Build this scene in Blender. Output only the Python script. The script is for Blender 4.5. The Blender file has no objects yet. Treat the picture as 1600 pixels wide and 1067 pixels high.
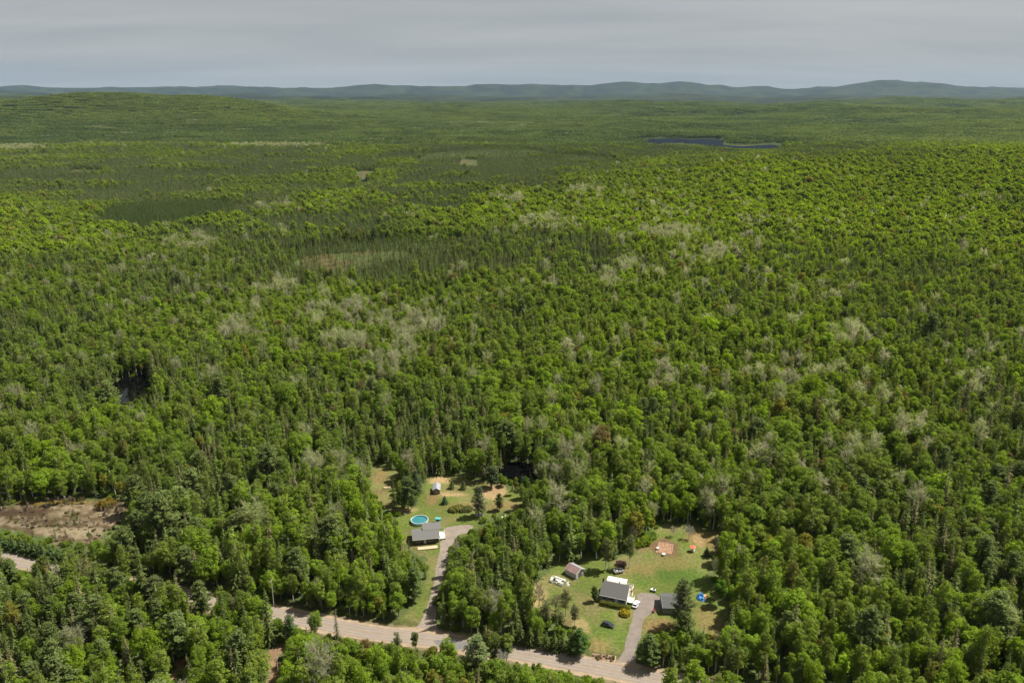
import bpy, bmesh, math, random
import numpy as np
from mathutils import Vector, Matrix

# ------------------------------------------------------------------ camera, sky, sun, exposure
S = bpy.context.scene
COL = S.collection
CAM_H = 170.0
PITCH = math.radians(17.3)
FPX = 1244.0                     # focal length in photograph pixels (1600 wide)
cam = bpy.data.cameras.new('camera')
cam.sensor_width = 36.0
cam.lens = 36.0 * FPX / 1600.0
cam.clip_start = 1.0
cam.clip_end = 90000.0
cam_o = bpy.data.objects.new('camera', cam)
COL.objects.link(cam_o)
cam_o.location = (0, 0, CAM_H)
cam_o.rotation_euler = (math.pi / 2 - PITCH, 0, 0)
S.camera = cam_o

SUN_EL = math.radians(57)
SUN_AZ = math.radians(20)        # measured from +X towards +Y
SUN_V = Vector((math.cos(SUN_AZ) * math.cos(SUN_EL), math.sin(SUN_AZ) * math.cos(SUN_EL), math.sin(SUN_EL)))
sun = bpy.data.lights.new('sun', 'SUN')
sun.energy = 4.05
sun.angle = math.radians(0.6)
sun.color = (1.0, 0.95, 0.86)
sun_o = bpy.data.objects.new('sun', sun)
COL.objects.link(sun_o)
sun_o.rotation_euler = SUN_V.to_track_quat('Z', 'Y').to_euler()
sun_o.location = (0, 0, 400)

W = bpy.data.worlds.new('World')
S.world = W
W.use_nodes = True
nt = W.node_tree
N = nt.nodes
N.clear()
def wn(t, **k):
    n = N.new(t)
    for a, v in k.items():
        setattr(n, a, v)
    return n
L = nt.links.new
w_out = wn('ShaderNodeOutputWorld')
bg = wn('ShaderNodeBackground')
bg.inputs['Strength'].default_value = 0.0405
sky = wn('ShaderNodeTexSky', sky_type='NISHITA')
sky.sun_disc = False
sky.sun_elevation = SUN_EL
sky.sun_rotation = math.pi / 2 - SUN_AZ
sky.altitude = 300
sky.air_density = 1.0
sky.dust_density = 2.5
sky.ozone_density = 1.5
tc = wn('ShaderNodeTexCoord')
sep = wn('ShaderNodeSeparateXYZ')
L(tc.outputs['Generated'], sep.inputs[0])
zc = wn('ShaderNodeMath', operation='ADD'); zc.inputs[1].default_value = 0.09
zm = wn('ShaderNodeMath', operation='MAXIMUM'); zm.inputs[1].default_value = 0.03
L(sep.outputs['Z'], zc.inputs[0]); L(zc.outputs[0], zm.inputs[0])
dx = wn('ShaderNodeMath', operation='DIVIDE'); dy = wn('ShaderNodeMath', operation='DIVIDE')
L(sep.outputs['X'], dx.inputs[0]); L(zm.outputs[0], dx.inputs[1])
L(sep.outputs['Y'], dy.inputs[0]); L(zm.outputs[0], dy.inputs[1])
cmb = wn('ShaderNodeCombineXYZ')
L(dx.outputs[0], cmb.inputs[0]); L(dy.outputs[0], cmb.inputs[1])
mp = wn('ShaderNodeMapping')
mp.inputs['Rotation'].default_value = (0, 0, math.radians(-12))
mp.inputs['Scale'].default_value = (0.26, 0.62, 1)
L(cmb.outputs[0], mp.inputs[0])
cn = wn('ShaderNodeTexNoise')
cn.inputs['Scale'].default_value = 1.1
cn.inputs['Detail'].default_value = 7
cn.inputs['Roughness'].default_value = 0.55
cn.inputs['Distortion'].default_value = 0.4
L(mp.outputs[0], cn.inputs['Vector'])
cr = wn('ShaderNodeValToRGB')                    # cirrus veil: grey sheet with brighter streaks
cr.color_ramp.elements[0].position = 0.34; cr.color_ramp.elements[0].color = (3.52, 3.68, 3.78, 1)
cr.color_ramp.elements[1].position = 0.70; cr.color_ramp.elements[1].color = (4.60, 4.66, 4.62, 1)
L(cn.outputs['Fac'], cr.inputs[0])
mx = wn('ShaderNodeMix', data_type='RGBA')
mx.inputs['Factor'].default_value = 0.90
L(sky.outputs[0], mx.inputs['A']); L(cr.outputs[0], mx.inputs['B'])
L(mx.outputs['Result'], bg.inputs['Color'])
L(bg.outputs[0], w_out.inputs['Surface'])

S.view_settings.view_transform = 'Standard'
S.view_settings.look = 'None'
S.view_settings.exposure = 1.42
S.view_settings.gamma = 1.0
S.view_settings.use_curve_mapping = False
S.render.engine = 'CYCLES'
cy = S.cycles
cy.max_bounces = 8; cy.diffuse_bounces = 6; cy.glossy_bounces = 2; cy.transmission_bounces = 4
cy.volume_bounces = 0; cy.transparent_max_bounces = 6
cy.sample_clamp_indirect = 4.0
cy.use_denoising = True; cy.denoiser = 'OPENIMAGEDENOISE'; cy.denoising_input_passes = 'RGB_ALBEDO_NORMAL'

R_ = np.random.default_rng(11)
random.seed(5)

# ------------------------------------------------------------------ geometry of the photograph
CP, SP = math.cos(PITCH), math.sin(PITCH)
def ground_at(px, py, z=0.0):
    """world point at height z that the photograph shows at pixel (px, py)"""
    u = (px - 800) / FPX; v = (py - 533.5) / FPX
    d = (u, CP - v * SP, -SP - v * CP)
    t = (z - CAM_H) / d[2]
    return Vector((d[0] * t, d[1] * t, z))
def project(x, y, z):
    zz = z - CAM_H
    depth = y * CP - zz * SP
    up = y * SP + zz * CP
    return 800 + FPX * x / depth, 533.5 - FPX * up / depth, depth

def _hash(ix, iy, seed):
    h = (ix.astype(np.int64) * 374761393 + iy.astype(np.int64) * 668265263 + seed * 974634777) & 0xffffffff
    h = ((h ^ (h >> 13)) * 1274126177) & 0xffffffff
    return ((h ^ (h >> 16)) & 0xffff) / 65535.0
def vnoise(x, y, seed=0):
    ix = np.floor(x); iy = np.floor(y)
    fx = x - ix; fy = y - iy
    fx = fx * fx * (3 - 2 * fx); fy = fy * fy * (3 - 2 * fy)
    a = _hash(ix, iy, seed); b = _hash(ix + 1, iy, seed); c = _hash(ix, iy + 1, seed); d = _hash(ix + 1, iy + 1, seed)
    return (a * (1 - fx) + b * fx) * (1 - fy) + (c * (1 - fx) + d * fx) * fy
def fbm(x, y, seed=0, octv=4, gain=0.5):
    t = 0; a = 1.0; s = 0
    for k in range(octv):
        t = t + a * vnoise(x * 2 ** k, y * 2 ** k, seed + 17 * k); s += a; a *= gain
    return t / s
def sstep(a, b, x):
    t = np.clip((x - a) / (b - a), 0, 1)
    return t * t * (3 - 2 * t)

# ridge lines of the country beyond: (range m, spread m, [(photo x, photo y of the skyline), ...])
RIDGES = [
    (4700, 800, [(-600, 156), (0, 158), (60, 155), (130, 151), (200, 154), (260, 158), (310, 155), (350, 156), (400, 160), (440, 168), (520, 178), (640, 186), (800, 200), (2400, 210)]),
    (7600, 1300, [(-600, 164), (300, 168), (440, 168), (540, 169), (620, 167), (690, 165), (740, 170), (790, 167), (850, 171), (950, 167), (1050, 164), (1150, 167), (1250, 166), (1350, 168), (1450, 172), (1600, 176), (2300, 172)]),
    (14500, 1900, [(-600, 150), (0, 148), (150, 151), (330, 148), (500, 152), (650, 149), (800, 153), (980, 149), (1150, 153), (1300, 151), (1450, 150), (1600, 151), (2300, 150)]),
    (24000, 2400, [(-700, 139), (-200, 140), (0, 139), (40, 136), (75, 139), (150, 140), (250, 140), (300, 136.5), (340, 134.5), (385, 138), (430, 140), (520, 139), (590, 135.5), (650, 138), (720, 137), (775, 136),
                   (830, 136), (880, 135.5), (920, 134.5), (975, 131), (1010, 133), (1035, 131.5), (1065, 130), (1090, 133), (1110, 137), (1150, 140), (1200, 138.5), (1240, 142), (1300, 136), (1345, 132), (1400, 128),
                   (1440, 130), (1480, 132), (1510, 137), (1530, 140.5), (1545, 139), (1575, 141), (1620, 141), (1800, 138), (2300, 140)]),
]
def height(x, y):
    x = np.asarray(x, float); y = np.asarray(y, float)
    r = np.hypot(x, y) + 1e-6
    yy = np.maximum(y, 0.25 * r)
    pxx = 800 + FPX / CP * x / yy
    h = np.zeros_like(r)
    w = sstep(420, 1500, r)
    h += w * 34 * (fbm(x / 620, y / 620, 3, 3) - 0.5)
    # broad leafy rise on the right
    h += 62 * np.exp(-(((x - 950) / 800) ** 2 + ((y - 1480) / 430) ** 2)) * sstep(350, 900, r)
    h += 16 * np.exp(-(((x + 900) / 500) ** 2 + ((y - 1050) / 260) ** 2)) * sstep(350, 900, r)
    h += 30 * sstep(3200, 6500, r) + 50 * sstep(8500, 14000, r)
    for k, (rk, sk, pts) in enumerate(RIDGES):
        xs = [p[0] for p in pts]; ys = [p[1] for p in pts]
        py = np.interp(pxx, xs, ys) - (1.6 if k == 3 else 0)
        v = (py - 533.5) / FPX
        slope = (-SP - v * CP) / (CP - v * SP)
        yk = rk
        zk = CAM_H + yk * slope
        wob = 1 + 0.06 * (fbm(x / (rk * 0.22), y / (rk * 0.22), 40 + k, 2) - 0.5)
        g = np.exp(-((yy - yk * wob) / sk) ** 2)
        base = h
        h = np.maximum(base, base * (1 - g) + zk * g)
    w2 = sstep(2600, 6000, r)
    h += w2 * np.minimum(r, 12000) * 0.016 * (fbm(x / 1000, y / 950, 9, 3) - 0.5)
    h += sstep(11000, 15000, r) * (90 - 62 * sstep(17000, 21000, r)) * (fbm(x / 2300, y / 2300, 19, 5) - 0.5)
    return h
def hz(x, y):
    return float(height(np.array([x]), np.array([y]))[0])

def pip(x, y, poly):
    """points in polygon, vectorised"""
    px = np.array([p[0] for p in poly]); py = np.array([p[1] for p in poly])
    ins = np.zeros(x.shape, bool)
    m = (x > px.min()) & (x < px.max()) & (y > py.min()) & (y < py.max())
    if not m.any():
        return ins
    xs = x[m]; ys = y[m]; r = np.zeros(xs.shape, bool); j = len(px) - 1
    for i in range(len(px)):
        c = ((py[i] > ys) != (py[j] > ys)) & (xs < (px[j] - px[i]) * (ys - py[i]) / (py[j] - py[i] + 1e-12) + px[i])
        r ^= c; j = i
    ins[m] = r
    return ins

# what the photograph shows open: outlines in photo pixels, turned into ground outlines below
OPEN_PX = {
    'lawn_a': [(838, 905), (852, 893), (876, 880), (900, 872), (936, 874), (965, 872), (990, 862), (1012, 838), (1040, 815), (1075, 818), (1100, 822), (1132, 838), (1122, 862), (1110, 885), (1106, 908), (1122, 925), (1142, 945), (1136, 980), (1105, 990), (1082, 978), (1050, 985), (1012, 990), (996, 1006), (988, 1030), (962, 1042), (925, 1034), (927, 1002), (912, 985), (880, 975), (848, 960), (830, 930)],
    'lawn_b': [(575, 745), (582, 730), (602, 722), (622, 735), (618, 760), (625, 790), (636, 798), (650, 785), (662, 752), (676, 742), (706, 742), (735, 748), (772, 752), (800, 768), (818, 780), (812, 796), (780, 800), (762, 812), (737, 826), (716, 836), (704, 858), (698, 886), (688, 921), (682, 960), (650, 976), (618, 974), (640, 950), (662, 915), (672, 890), (664, 872), (650, 868), (628, 850), (622, 806), (598, 790), (582, 772)],
    'bog_left': [(-60, 800), (0, 790), (60, 784), (120, 778), (196, 782), (204, 797), (180, 826), (140, 848), (90, 850), (40, 834), (0, 826), (-60, 830)],
    'bog_mid': [(452, 412), (500, 399), (560, 394), (632, 393), (640, 402), (600, 412), (560, 425), (560, 437), (520, 440), (478, 428)],
    'meadow_a': [(546, 272), (556, 268.5), (572, 267.5), (590, 268), (584, 271.5), (592, 275), (580, 279), (572, 284.5), (560, 283), (551, 279.5), (557, 275.5)],
    'meadow_b': [(717, 258), (722, 249), (745, 250), (748, 260), (728, 266)],
    'meadow_c': [(95, 271), (120, 265), (165, 267), (160, 274), (110, 274)],
    'track': [(408, 1030), (425, 1008), (440, 1003), (446, 1012), (436, 1040), (434, 1067), (418, 1067), (414, 1045)],
    'track_b': [(266, 1052), (272, 1035), (288, 1030), (286, 1050), (276, 1064), (266, 1064)],
}
WATER_PX = {
    'lake': [(1008, 222), (1012, 217.5), (1040, 216.5), (1080, 218), (1122, 218), (1132, 221), (1128, 224.5), (1160, 227), (1205, 226.5), (1226, 229.5), (1200, 232), (1150, 231), (1120, 226.5), (1070, 224.5), (1030, 224)],
    'pond': [(172, 602), (190, 592), (232, 582), (238, 596), (232, 612), (205, 632), (186, 628)],
    'pond.001': [(778, 735), (795, 722), (830, 724), (845, 738), (835, 750), (800, 752)],
    'stream': [(560, 284), (568, 280.5), (577, 279.5), (571, 283.5)],
}
def to_ground(poly, z=0.0):
    out = []
    for p in poly:
        g = ground_at(p[0], p[1], z)
        for _ in range(6):                       # walk the ray onto the terrain
            g = ground_at(p[0], p[1], hz(g.x, g.y))
        out.append((g.x, g.y))
    return out
OPEN = {k: to_ground(v) for k, v in OPEN_PX.items()}
WATER = {}
for k, v in WATER_PX.items():
    c = np.mean(np.array(v), axis=0)
    g = ground_at(c[0], c[1])
    for _ in range(6):
        g = ground_at(c[0], c[1], hz(g.x, g.y))
    zl = hz(g.x, g.y) + 0.2
    low = 1.5 if k == 'lake' else 0.0
    WATER[k] = (zl, [tuple(ground_at(p[0], p[1] + (low if p[1] > np.interp(p[0], [1008, 1130, 1226], [221.5, 222, 229.4]) else 0), zl)[:2]) for p in v])

ROAD_PX = [(-220, 812), (-60, 854), (25, 875), (150, 904), (318, 938), (430, 959), (560, 985), (640, 995), (720, 1006), (800, 1018), (880, 1033), (960, 1048), (1040, 1064), (1150, 1086), (1300, 1118)]
ROAD = [ground_at(*p) for p in ROAD_PX]
def dist_road(x, y):
    d = np.full(x.shape, 1e9)
    for a, b in zip(ROAD[:-1], ROAD[1:]):
        ax, ay = a.x, a.y; ex, ey = b.x - a.x, b.y - a.y
        t = np.clip(((x - ax) * ex + (y - ay) * ey) / (ex * ex + ey * ey), 0, 1)
        d = np.minimum(d, np.hypot(x - ax - t * ex, y - ay - t * ey))
    return d
DRIVE_A = [(961, 1041), (973, 1020), (979, 998), (987, 970), (991, 953), (996, 941), (997.5, 927.5), (1018, 927), (1031, 932), (1032, 951), (1019, 957), (1006, 967.5), (1003, 979), (999, 1000), (992, 1022), (994, 1040), (1004, 1052), (980, 1052)]
DRIVE_B = [(640, 990), (656, 974), (667, 947), (676, 919), (682, 886), (687, 857), (688, 846), (694, 838), (697, 824), (736, 820), (735, 831), (716, 836), (704, 857), (697, 886), (688, 919), (683, 947), (681, 974), (692, 997)]

# ------------------------------------------------------------------ materials
def new_mat(name):
    m = bpy.data.materials.new(name); m.use_nodes = True
    n = m.node_tree.nodes; b = n['Principled BSDF']
    return m, n, m.node_tree.links.new, b
def plain(name, col, rough=0.7, var=0.15, scale=3.0, metal=0.0, bump=0.0):
    m, n, l, b = new_mat(name)
    b.inputs['Roughness'].default_value = rough
    b.inputs['Metallic'].default_value = metal
    t = n.new('ShaderNodeTexCoord')
    ns = n.new('ShaderNodeTexNoise'); ns.inputs['Scale'].default_value = scale; ns.inputs['Detail'].default_value = 5
    l(t.outputs['Object'], ns.inputs['Vector'])
    r = n.new('ShaderNodeValToRGB')
    r.color_ramp.elements[0].position = 0.3; r.color_ramp.elements[1].position = 0.7
    r.color_ramp.elements[0].color = tuple(c * (1 - var) for c in col) + (1,)
    r.color_ramp.elements[1].color = tuple(min(1, c * (1 + var)) for c in col) + (1,)
    l(ns.outputs['Fac'], r.inputs[0]); l(r.outputs[0], b.inputs['Base Color'])
    if bump:
        bp = n.new('ShaderNodeBump'); bp.inputs['Strength'].default_value = bump; bp.inputs['Distance'].default_value = 0.05
        l(ns.outputs['Fac'], bp.inputs['Height']); l(bp.outputs[0], b.inputs['Normal'])
    return m

def leaf_material(name, trans=0.28):
    m = bpy.data.materials.new(name); m.use_nodes = True
    n = m.node_tree.nodes; n.clear(); l = m.node_tree.links.new
    o = n.new('ShaderNodeOutputMaterial')
    at = n.new('ShaderNodeAttribute'); at.attribute_type = 'INSTANCER'; at.attribute_name = 'tint'
    av = n.new('ShaderNodeAttribute'); av.attribute_type = 'GEOMETRY'; av.attribute_name = 'vcol'
    mu = n.new('ShaderNodeMix'); mu.data_type = 'RGBA'; mu.blend_type = 'MULTIPLY'; mu.inputs['Factor'].default_value = 1.0
    l(at.outputs['Color'], mu.inputs['A']); l(av.outputs['Color'], mu.inputs['B'])
    d = n.new('ShaderNodeBsdfDiffuse'); t = n.new('ShaderNodeBsdfTranslucent')
    hs = n.new('ShaderNodeHueSaturation'); hs.inputs['Hue'].default_value = 0.485; hs.inputs['Saturation'].default_value = 1.15; hs.inputs['Value'].default_value = 1.2
    l(mu.outputs['Result'], hs.inputs['Color'])
    l(mu.outputs['Result'], d.inputs['Color']); l(hs.outputs[0], t.inputs['Color'])
    ms = n.new('ShaderNodeMixShader'); ms.inputs[0].default_value = trans
    l(d.outputs[0], ms.inputs[1]); l(t.outputs[0], ms.inputs[2]); l(ms.outputs[0], o.inputs['Surface'])
    return m
M_LEAF = leaf_material('leaf', 0.60)
M_NEEDLE = leaf_material('needle', 0.26)
M_BARK = plain('bark_grey_brown', (0.17, 0.14, 0.11), 0.9, 0.3, 4)
M_BIRCH = plain('bark_pale', (0.46, 0.43, 0.36), 0.8, 0.25, 5)
M_TWIG = plain('bare_twigs', (0.24, 0.22, 0.17), 0.9, 0.2, 2)

# ground: colour of the cover comes from the vertex colours (what grows or lies there), grain from noise
mg, n, l, b = new_mat('ground_cover')
b.inputs['Roughness'].default_value = 0.95
b.inputs['Specular IOR Level'].default_value = 0.1
at = n.new('ShaderNodeAttribute'); at.attribute_name = 'cover'
geo = n.new('ShaderNodeNewGeometry')
def gnoise(scale, det=4):
    k = n.new('ShaderNodeTexNoise'); k.inputs['Scale'].default_value = scale; k.inputs['Detail'].default_value = det
    l(geo.outputs['Position'], k.inputs['Vector']); return k
n1 = gnoise(0.9, 6); n2 = gnoise(0.06, 5); n3 = gnoise(0.004, 6)
def rng(src, a, c):
    r = n.new('ShaderNodeMapRange'); r.inputs['From Min'].default_value = 0.3; r.inputs['From Max'].default_value = 0.7
    r.inputs['To Min'].default_value = a; r.inputs['To Max'].default_value = c; l(src, r.inputs['Value']); return r.outputs[0]
def mult(a, c):
    k = n.new('ShaderNodeMath'); k.operation = 'MULTIPLY'; l(a, k.inputs[0]); l(c, k.inputs[1]); return k.outputs[0]
f = mult(mult(rng(n1.outputs['Fac'], 0.72, 1.28), rng(n2.outputs['Fac'], 0.82, 1.18)), rng(n3.outputs['Fac'], 0.8, 1.2))
vm = n.new('ShaderNodeVectorMath'); vm.operation = 'SCALE'
l(at.outputs['Color'], vm.inputs[0]); l(f, vm.inputs['Scale'])
l(vm.outputs[0], b.inputs['Base Color'])
bp = n.new('ShaderNodeBump'); bp.inputs['Strength'].default_value = 0.6; bp.inputs['Distance'].default_value = 0.25
l(n1.outputs['Fac'], bp.inputs['Height']); l(bp.outputs[0], b.inputs['Normal'])
M_GROUND = mg

def water_mat(name, col, rough=0.06):
    m, n, l, b = new_mat(name)
    b.inputs['Base Color'].default_value = col + (1,); b.inputs['Roughness'].default_value = rough; b.inputs['IOR'].default_value = 1.33
    g = n.new('ShaderNodeNewGeometry'); k = n.new('ShaderNodeTexNoise'); k.inputs['Scale'].default_value = 0.8
    l(g.outputs['Position'], k.inputs['Vector'])
    q = n.new('ShaderNodeBump'); q.inputs['Strength'].default_value = 0.05; q.inputs['Distance'].default_value = 0.05
    l(k.outputs['Fac'], q.inputs['Height']); l(q.outputs[0], b.inputs['Normal'])
    return m
M_LAKE = water_mat('lake_water', (0.012, 0.016, 0.022), 0.3)
M_LAKE.node_tree.nodes['Principled BSDF'].inputs['Specular IOR Level'].default_value = 0.0  # no reflection: the look of mirrored hills and sky is in the base colour
M_POND = water_mat('dark_water', (0.002, 0.002, 0.002), 0.03)
M_POND.node_tree.nodes['Principled BSDF'].inputs['Specular IOR Level'].default_value = 0.2

# ------------------------------------------------------------------ mesh helpers
class MB:
    def __init__(s):
        s.v = []; s.f = []; s.mi = []
    def add(s, vs, fs, mi=0):
        o = len(s.v); s.v += [tuple(p) for p in vs]
        for q in fs:
            s.f.append(tuple(i + o for i in q)); s.mi.append(mi)
        return s
    def box(s, x0, x1, y0, y1, z0, z1, mi=0):
        return s.add([(x0, y0, z0), (x1, y0, z0), (x1, y1, z0), (x0, y1, z0), (x0, y0, z1), (x1, y0, z1), (x1, y1, z1), (x0, y1, z1)],
                     [(3, 2, 1, 0), (4, 5, 6, 7), (0, 1, 5, 4), (1, 2, 6, 5), (2, 3, 7, 6), (3, 0, 4, 7)], mi)
    def prism(s, prof, y0, y1, axis='y', mi=0):
        """profile [(a, z)] counter-clockwise, extruded along the axis"""
        k = len(prof)
        if axis == 'y':
            vs = [(a, y0, z) for a, z in prof] + [(a, y1, z) for a, z in prof]
        else:
            vs = [(y0, a, z) for a, z in prof] + [(y1, a, z) for a, z in prof]
        fs = [tuple(range(k)), tuple(range(2 * k - 1, k - 1, -1))] + [(i, i + k, (i + 1) % k + k, (i + 1) % k) for i in range(k)]
        return s.add(vs, fs, mi)
    def tube(s, pts, rad, seg=6, mi=0, cap=True):
        pts = [Vector(p) for p in pts]
        rings = []
        for i, p in enumerate(pts):
            a = pts[max(i - 1, 0)]; c = pts[min(i + 1, len(pts) - 1)]
            d = (c - a).normalized()
            u = d.cross(Vector((0, 0, 1)) if abs(d.z) < 0.9 else Vector((1, 0, 0))).normalized(); w = d.cross(u)
            r = rad[i] if hasattr(rad, '__len__') else rad
            rings.append([p + (u * math.cos(2 * math.pi * k / seg) + w * math.sin(2 * math.pi * k / seg)) * r for k in range(seg)])
        vs = [q for r in rings for q in r]; fs = []
        for i in range(len(rings) - 1):
            for k in range(seg):
                fs.append((i * seg + k, i * seg + (k + 1) % seg, (i + 1) * seg + (k + 1) % seg, (i + 1) * seg + k))
        if cap:
            fs.append(tuple(range(seg - 1, -1, -1))); fs.append(tuple((len(rings) - 1) * seg + k for k in range(seg)))
        return s.add(vs, fs, mi)
    def mesh(s, name, mats):
        me = bpy.data.meshes.new(name)
        me.from_pydata(s.v, [], s.f)
        for m in (mats if isinstance(mats, (list, tuple)) else [mats]):
            me.materials.append(m)
        me.polygons.foreach_set('material_index', s.mi)
        bm = bmesh.new(); bm.from_mesh(me); bmesh.ops.recalc_face_normals(bm, faces=bm.faces); bm.to_mesh(me); bm.free()
        me.update()
        return me
    def obj(s, name, mats, parent=None, loc=None, rz=0, smooth=False):
        me = s.mesh(name, mats)
        if smooth:
            me.polygons.foreach_set('use_smooth', [True] * len(me.polygons))
        return link(name, me, parent, loc, rz)
def link(name, me, parent=None, loc=None, rz=0):
    o = bpy.data.objects.new(name, me); COL.objects.link(o)
    if parent: o.parent = parent
    if loc is not None: o.location = loc
    if rz: o.rotation_euler = (0, 0, rz)
    return o
def tag(o, label=None, cat=None, group=None, kind=None):
    if label: o['label'] = label
    if cat: o['category'] = cat
    if group: o['group'] = group
    if kind: o['kind'] = kind
    return o
def thing(name, loc, rz, label, cat, group=None):
    o = link(name, None, None, loc, rz)
    return tag(o, label, cat, group)

# ------------------------------------------------------------------ ground sheet
th = np.concatenate([np.radians(np.linspace(62, 12, 330)), np.radians(np.linspace(12, 0.42, 640))[1:]])
rr = CAM_H / np.tan(th)
rr = np.concatenate([[4, 20, 45, 70], rr, np.linspace(rr[-1] * 1.02, 34000, 40), [42000, 60000]])
az = np.concatenate([np.radians(np.linspace(-180, -44, 26))[:-1], np.radians(np.linspace(-44, 44, 560)), np.radians(np.linspace(44, 180, 26))[1:]])
RR, AZ = np.meshgrid(rr, az, indexing='ij')
X = RR * np.sin(AZ); Y = RR * np.cos(AZ)
Z = height(X, Y)
for k, (zl, poly) in WATER.items():              # basins under the ponds and the lake
    ins = pip(X, Y, poly)
    Z = np.where(ins, zl - 0.8, Z)
far_fade = sstep(30000, 42000, RR); Z = Z * (1 - far_fade)
nr, na = X.shape
verts = np.stack([X, Y, Z], -1).reshape(-1, 3)
idx = np.arange(nr * na).reshape(nr, na)
quads = np.stack([idx[:-1, :-1], idx[:-1, 1:], idx[1:, 1:], idx[1:, :-1]], -1).reshape(-1, 4)[:, ::-1]
def np_mesh(name, v, q, mats, mi=None, cols=None, colname='vcol'):
    me = bpy.data.meshes.new(name)
    v = np.asarray(v, np.float32); q = np.asarray(q, np.int32); k = q.shape[1]
    me.vertices.add(len(v)); me.vertices.foreach_set('co', v.ravel())
    me.loops.add(q.size); me.loops.foreach_set('vertex_index', q.ravel())
    me.polygons.add(len(q)); me.polygons.foreach_set('loop_start', np.arange(0, q.size, k, dtype=np.int32))
    try: me.polygons.foreach_set('loop_total', np.full(len(q), k, np.int32))
    except Exception: pass
    for m in mats: me.materials.append(m)
    if mi is not None: me.polygons.foreach_set('material_index', np.asarray(mi, np.int32))
    if cols is not None:
        a = me.attributes.new(colname, 'FLOAT_COLOR', 'POINT')
        c = np.ones((len(v), 4), np.float32); c[:, :3] = cols; a.data.foreach_set('color', c.ravel())
    me.update(calc_edges=True); me.validate()
    return me
def lerp(a, b, t):
    return a * (1 - t[..., None]) + np.asarray(b) * t[..., None]
jx = X + 5 * (fbm(X / 6, Y / 6, 71, 3) - 0.5) * np.clip(RR / 260, 1, 12); jy = Y + 7 * (fbm(X / 6, Y / 6, 72, 3) - 0.5) * np.clip(RR / 260, 1, 12)
wl = np.clip(RR * .05, 6, 400)
jx = jx + sstep(350, 900, RR) * RR * .05 * (fbm(X / 45, Y / 60, 73, 3) - .5); jy = jy + sstep(350, 900, RR) * RR * .09 * (fbm(X / 45, Y / 60, 74, 3) - .5)
nA = fbm(X / 14, Y / 14, 5, 4); nB = fbm(X / 4, Y / 4, 6, 3); nC = fbm(X / 300, Y / 300, 7, 4)
C = np.zeros(X.shape + (3,)) + np.array((0.14, 0.17, 0.055))
C = lerp(C, (0.12, 0.16, 0.05), sstep(0.45, 0.6, nA))
farw = sstep(2600, 3600, RR)
canopy = lerp(np.zeros(X.shape + (3,)) + np.array((0.022, 0.036, 0.014)), (0.070, 0.095, 0.028), sstep(0.35, 0.65, nC))
canopy = canopy * (1 - .35 * sstep(9500, 12500, RR))[..., None]  # darker far out: shade between the crowns is put into the colour
C = C * (1 - farw[..., None]) + canopy * farw[..., None]
def cover(mask, col, w=1.0):
    global C
    m = mask.astype(float) * w
    C = C * (1 - m[..., None]) + np.asarray(col) * m[..., None]
def cover_mix(mask, ca, cb, t):
    global C
    c = np.asarray(ca) * (1 - t[..., None]) + np.asarray(cb) * t[..., None]
    C = np.where(mask[..., None], c, C)
for k in ('lawn_a', 'lawn_b'):
    cover_mix(pip(jx, jy, OPEN[k]), (0.172, 0.216, 0.046), (0.250, 0.228, 0.088), sstep(0.42, 0.64, 0.6 * nA + 0.4 * nB))
def blob(px, py, rx, ry, col, w=1.0, soft=0.5):
    """an irregular patch of other cover, centred on the ground at photo pixel (px, py), radii in metres"""
    c = ground_at(px, py)
    d = np.hypot((X - c.x) / rx, (Y - c.y) / ry) + 0.9 * (nB - 0.5) + 0.7 * (nA - 0.5)
    cover(1 - sstep(1 - soft, 1 + soft * 0.3, d), col, w)
SAND = (0.54, 0.37, 0.20); DRY = (0.29, 0.205, 0.085); LUSH = (0.105, 0.180, 0.030); SOIL = (0.22, 0.13, 0.075)
for a in [(768, 768, 6, 8, SAND), (688, 748, 6, 5, SAND), (676, 776, 3, 8, DRY), (705, 772, 9, 2.2, SAND), (593, 745, 4, 8, DRY), (632, 796, 5, 3, SAND, .6), (790, 790, 8, 5, DRY), (592, 768, 4, 4, SOIL, .6), (730, 790, 12, 4, DRY, .6),
          (1040, 857, 5.6, 7, SOIL), (1004, 856, 4, 4, SOIL, .5), (1090, 838, 5, 7, DRY), (1000, 890, 9, 5, DRY, .7), (1052, 895, 8, 6, LUSH, .8), (1085, 905, 6, 8, LUSH, .5), (1000, 905, 5, 5, LUSH, .5), (1025, 978, 7, 5, DRY), (1108, 970, 5, 9, DRY, .7), (1050, 880, 9, 5, DRY, .5),
          (838, 925, 4, 9, SAND, .7), (905, 980, 3.5, 5, SAND, .7), (880, 972, 4, 4, SOIL, .6), (850, 962, 5, 5, SOIL, .5), (930, 1010, 6, 5, DRY, .6), (960, 985, 8, 6, LUSH, .4), (1118, 848, 4, 9, DRY, .8), (1092, 845, 2, 5, SAND, .5)]:
    blob(*a)
bog = pip(jx, jy, OPEN['bog_left'])
cover_mix(bog, (0.13, 0.088, 0.048), (0.35, 0.275, 0.18), sstep(0.36, 0.64, fbm(X / 6, Y / 2.2, 33, 5, .65)))
for a in [(90, 784, 26, 2.5, (0.20, 0.14, 0.03)), (30, 800, 14, 4, (0.09, 0.055, 0.035))]:
    blob(*a)
cover_mix(pip(jx, jy, OPEN['bog_mid']), (0.17, 0.135, 0.055), (0.11, 0.14, 0.04), sstep(0.4, 0.6, fbm(X / 30, Y / 30, 34, 3)))
for k in ('meadow_a', 'meadow_b', 'meadow_c'):
    cover_mix(pip(jx, jy, OPEN[k]), (0.19, 0.15, 0.07), (0.14, 0.14, 0.055), nA)
for k in ('track', 'track_b'):
    cover_mix(pip(jx, jy, OPEN[k]), (0.36, 0.22, 0.12), (0.42, 0.29, 0.18), nB)
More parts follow.
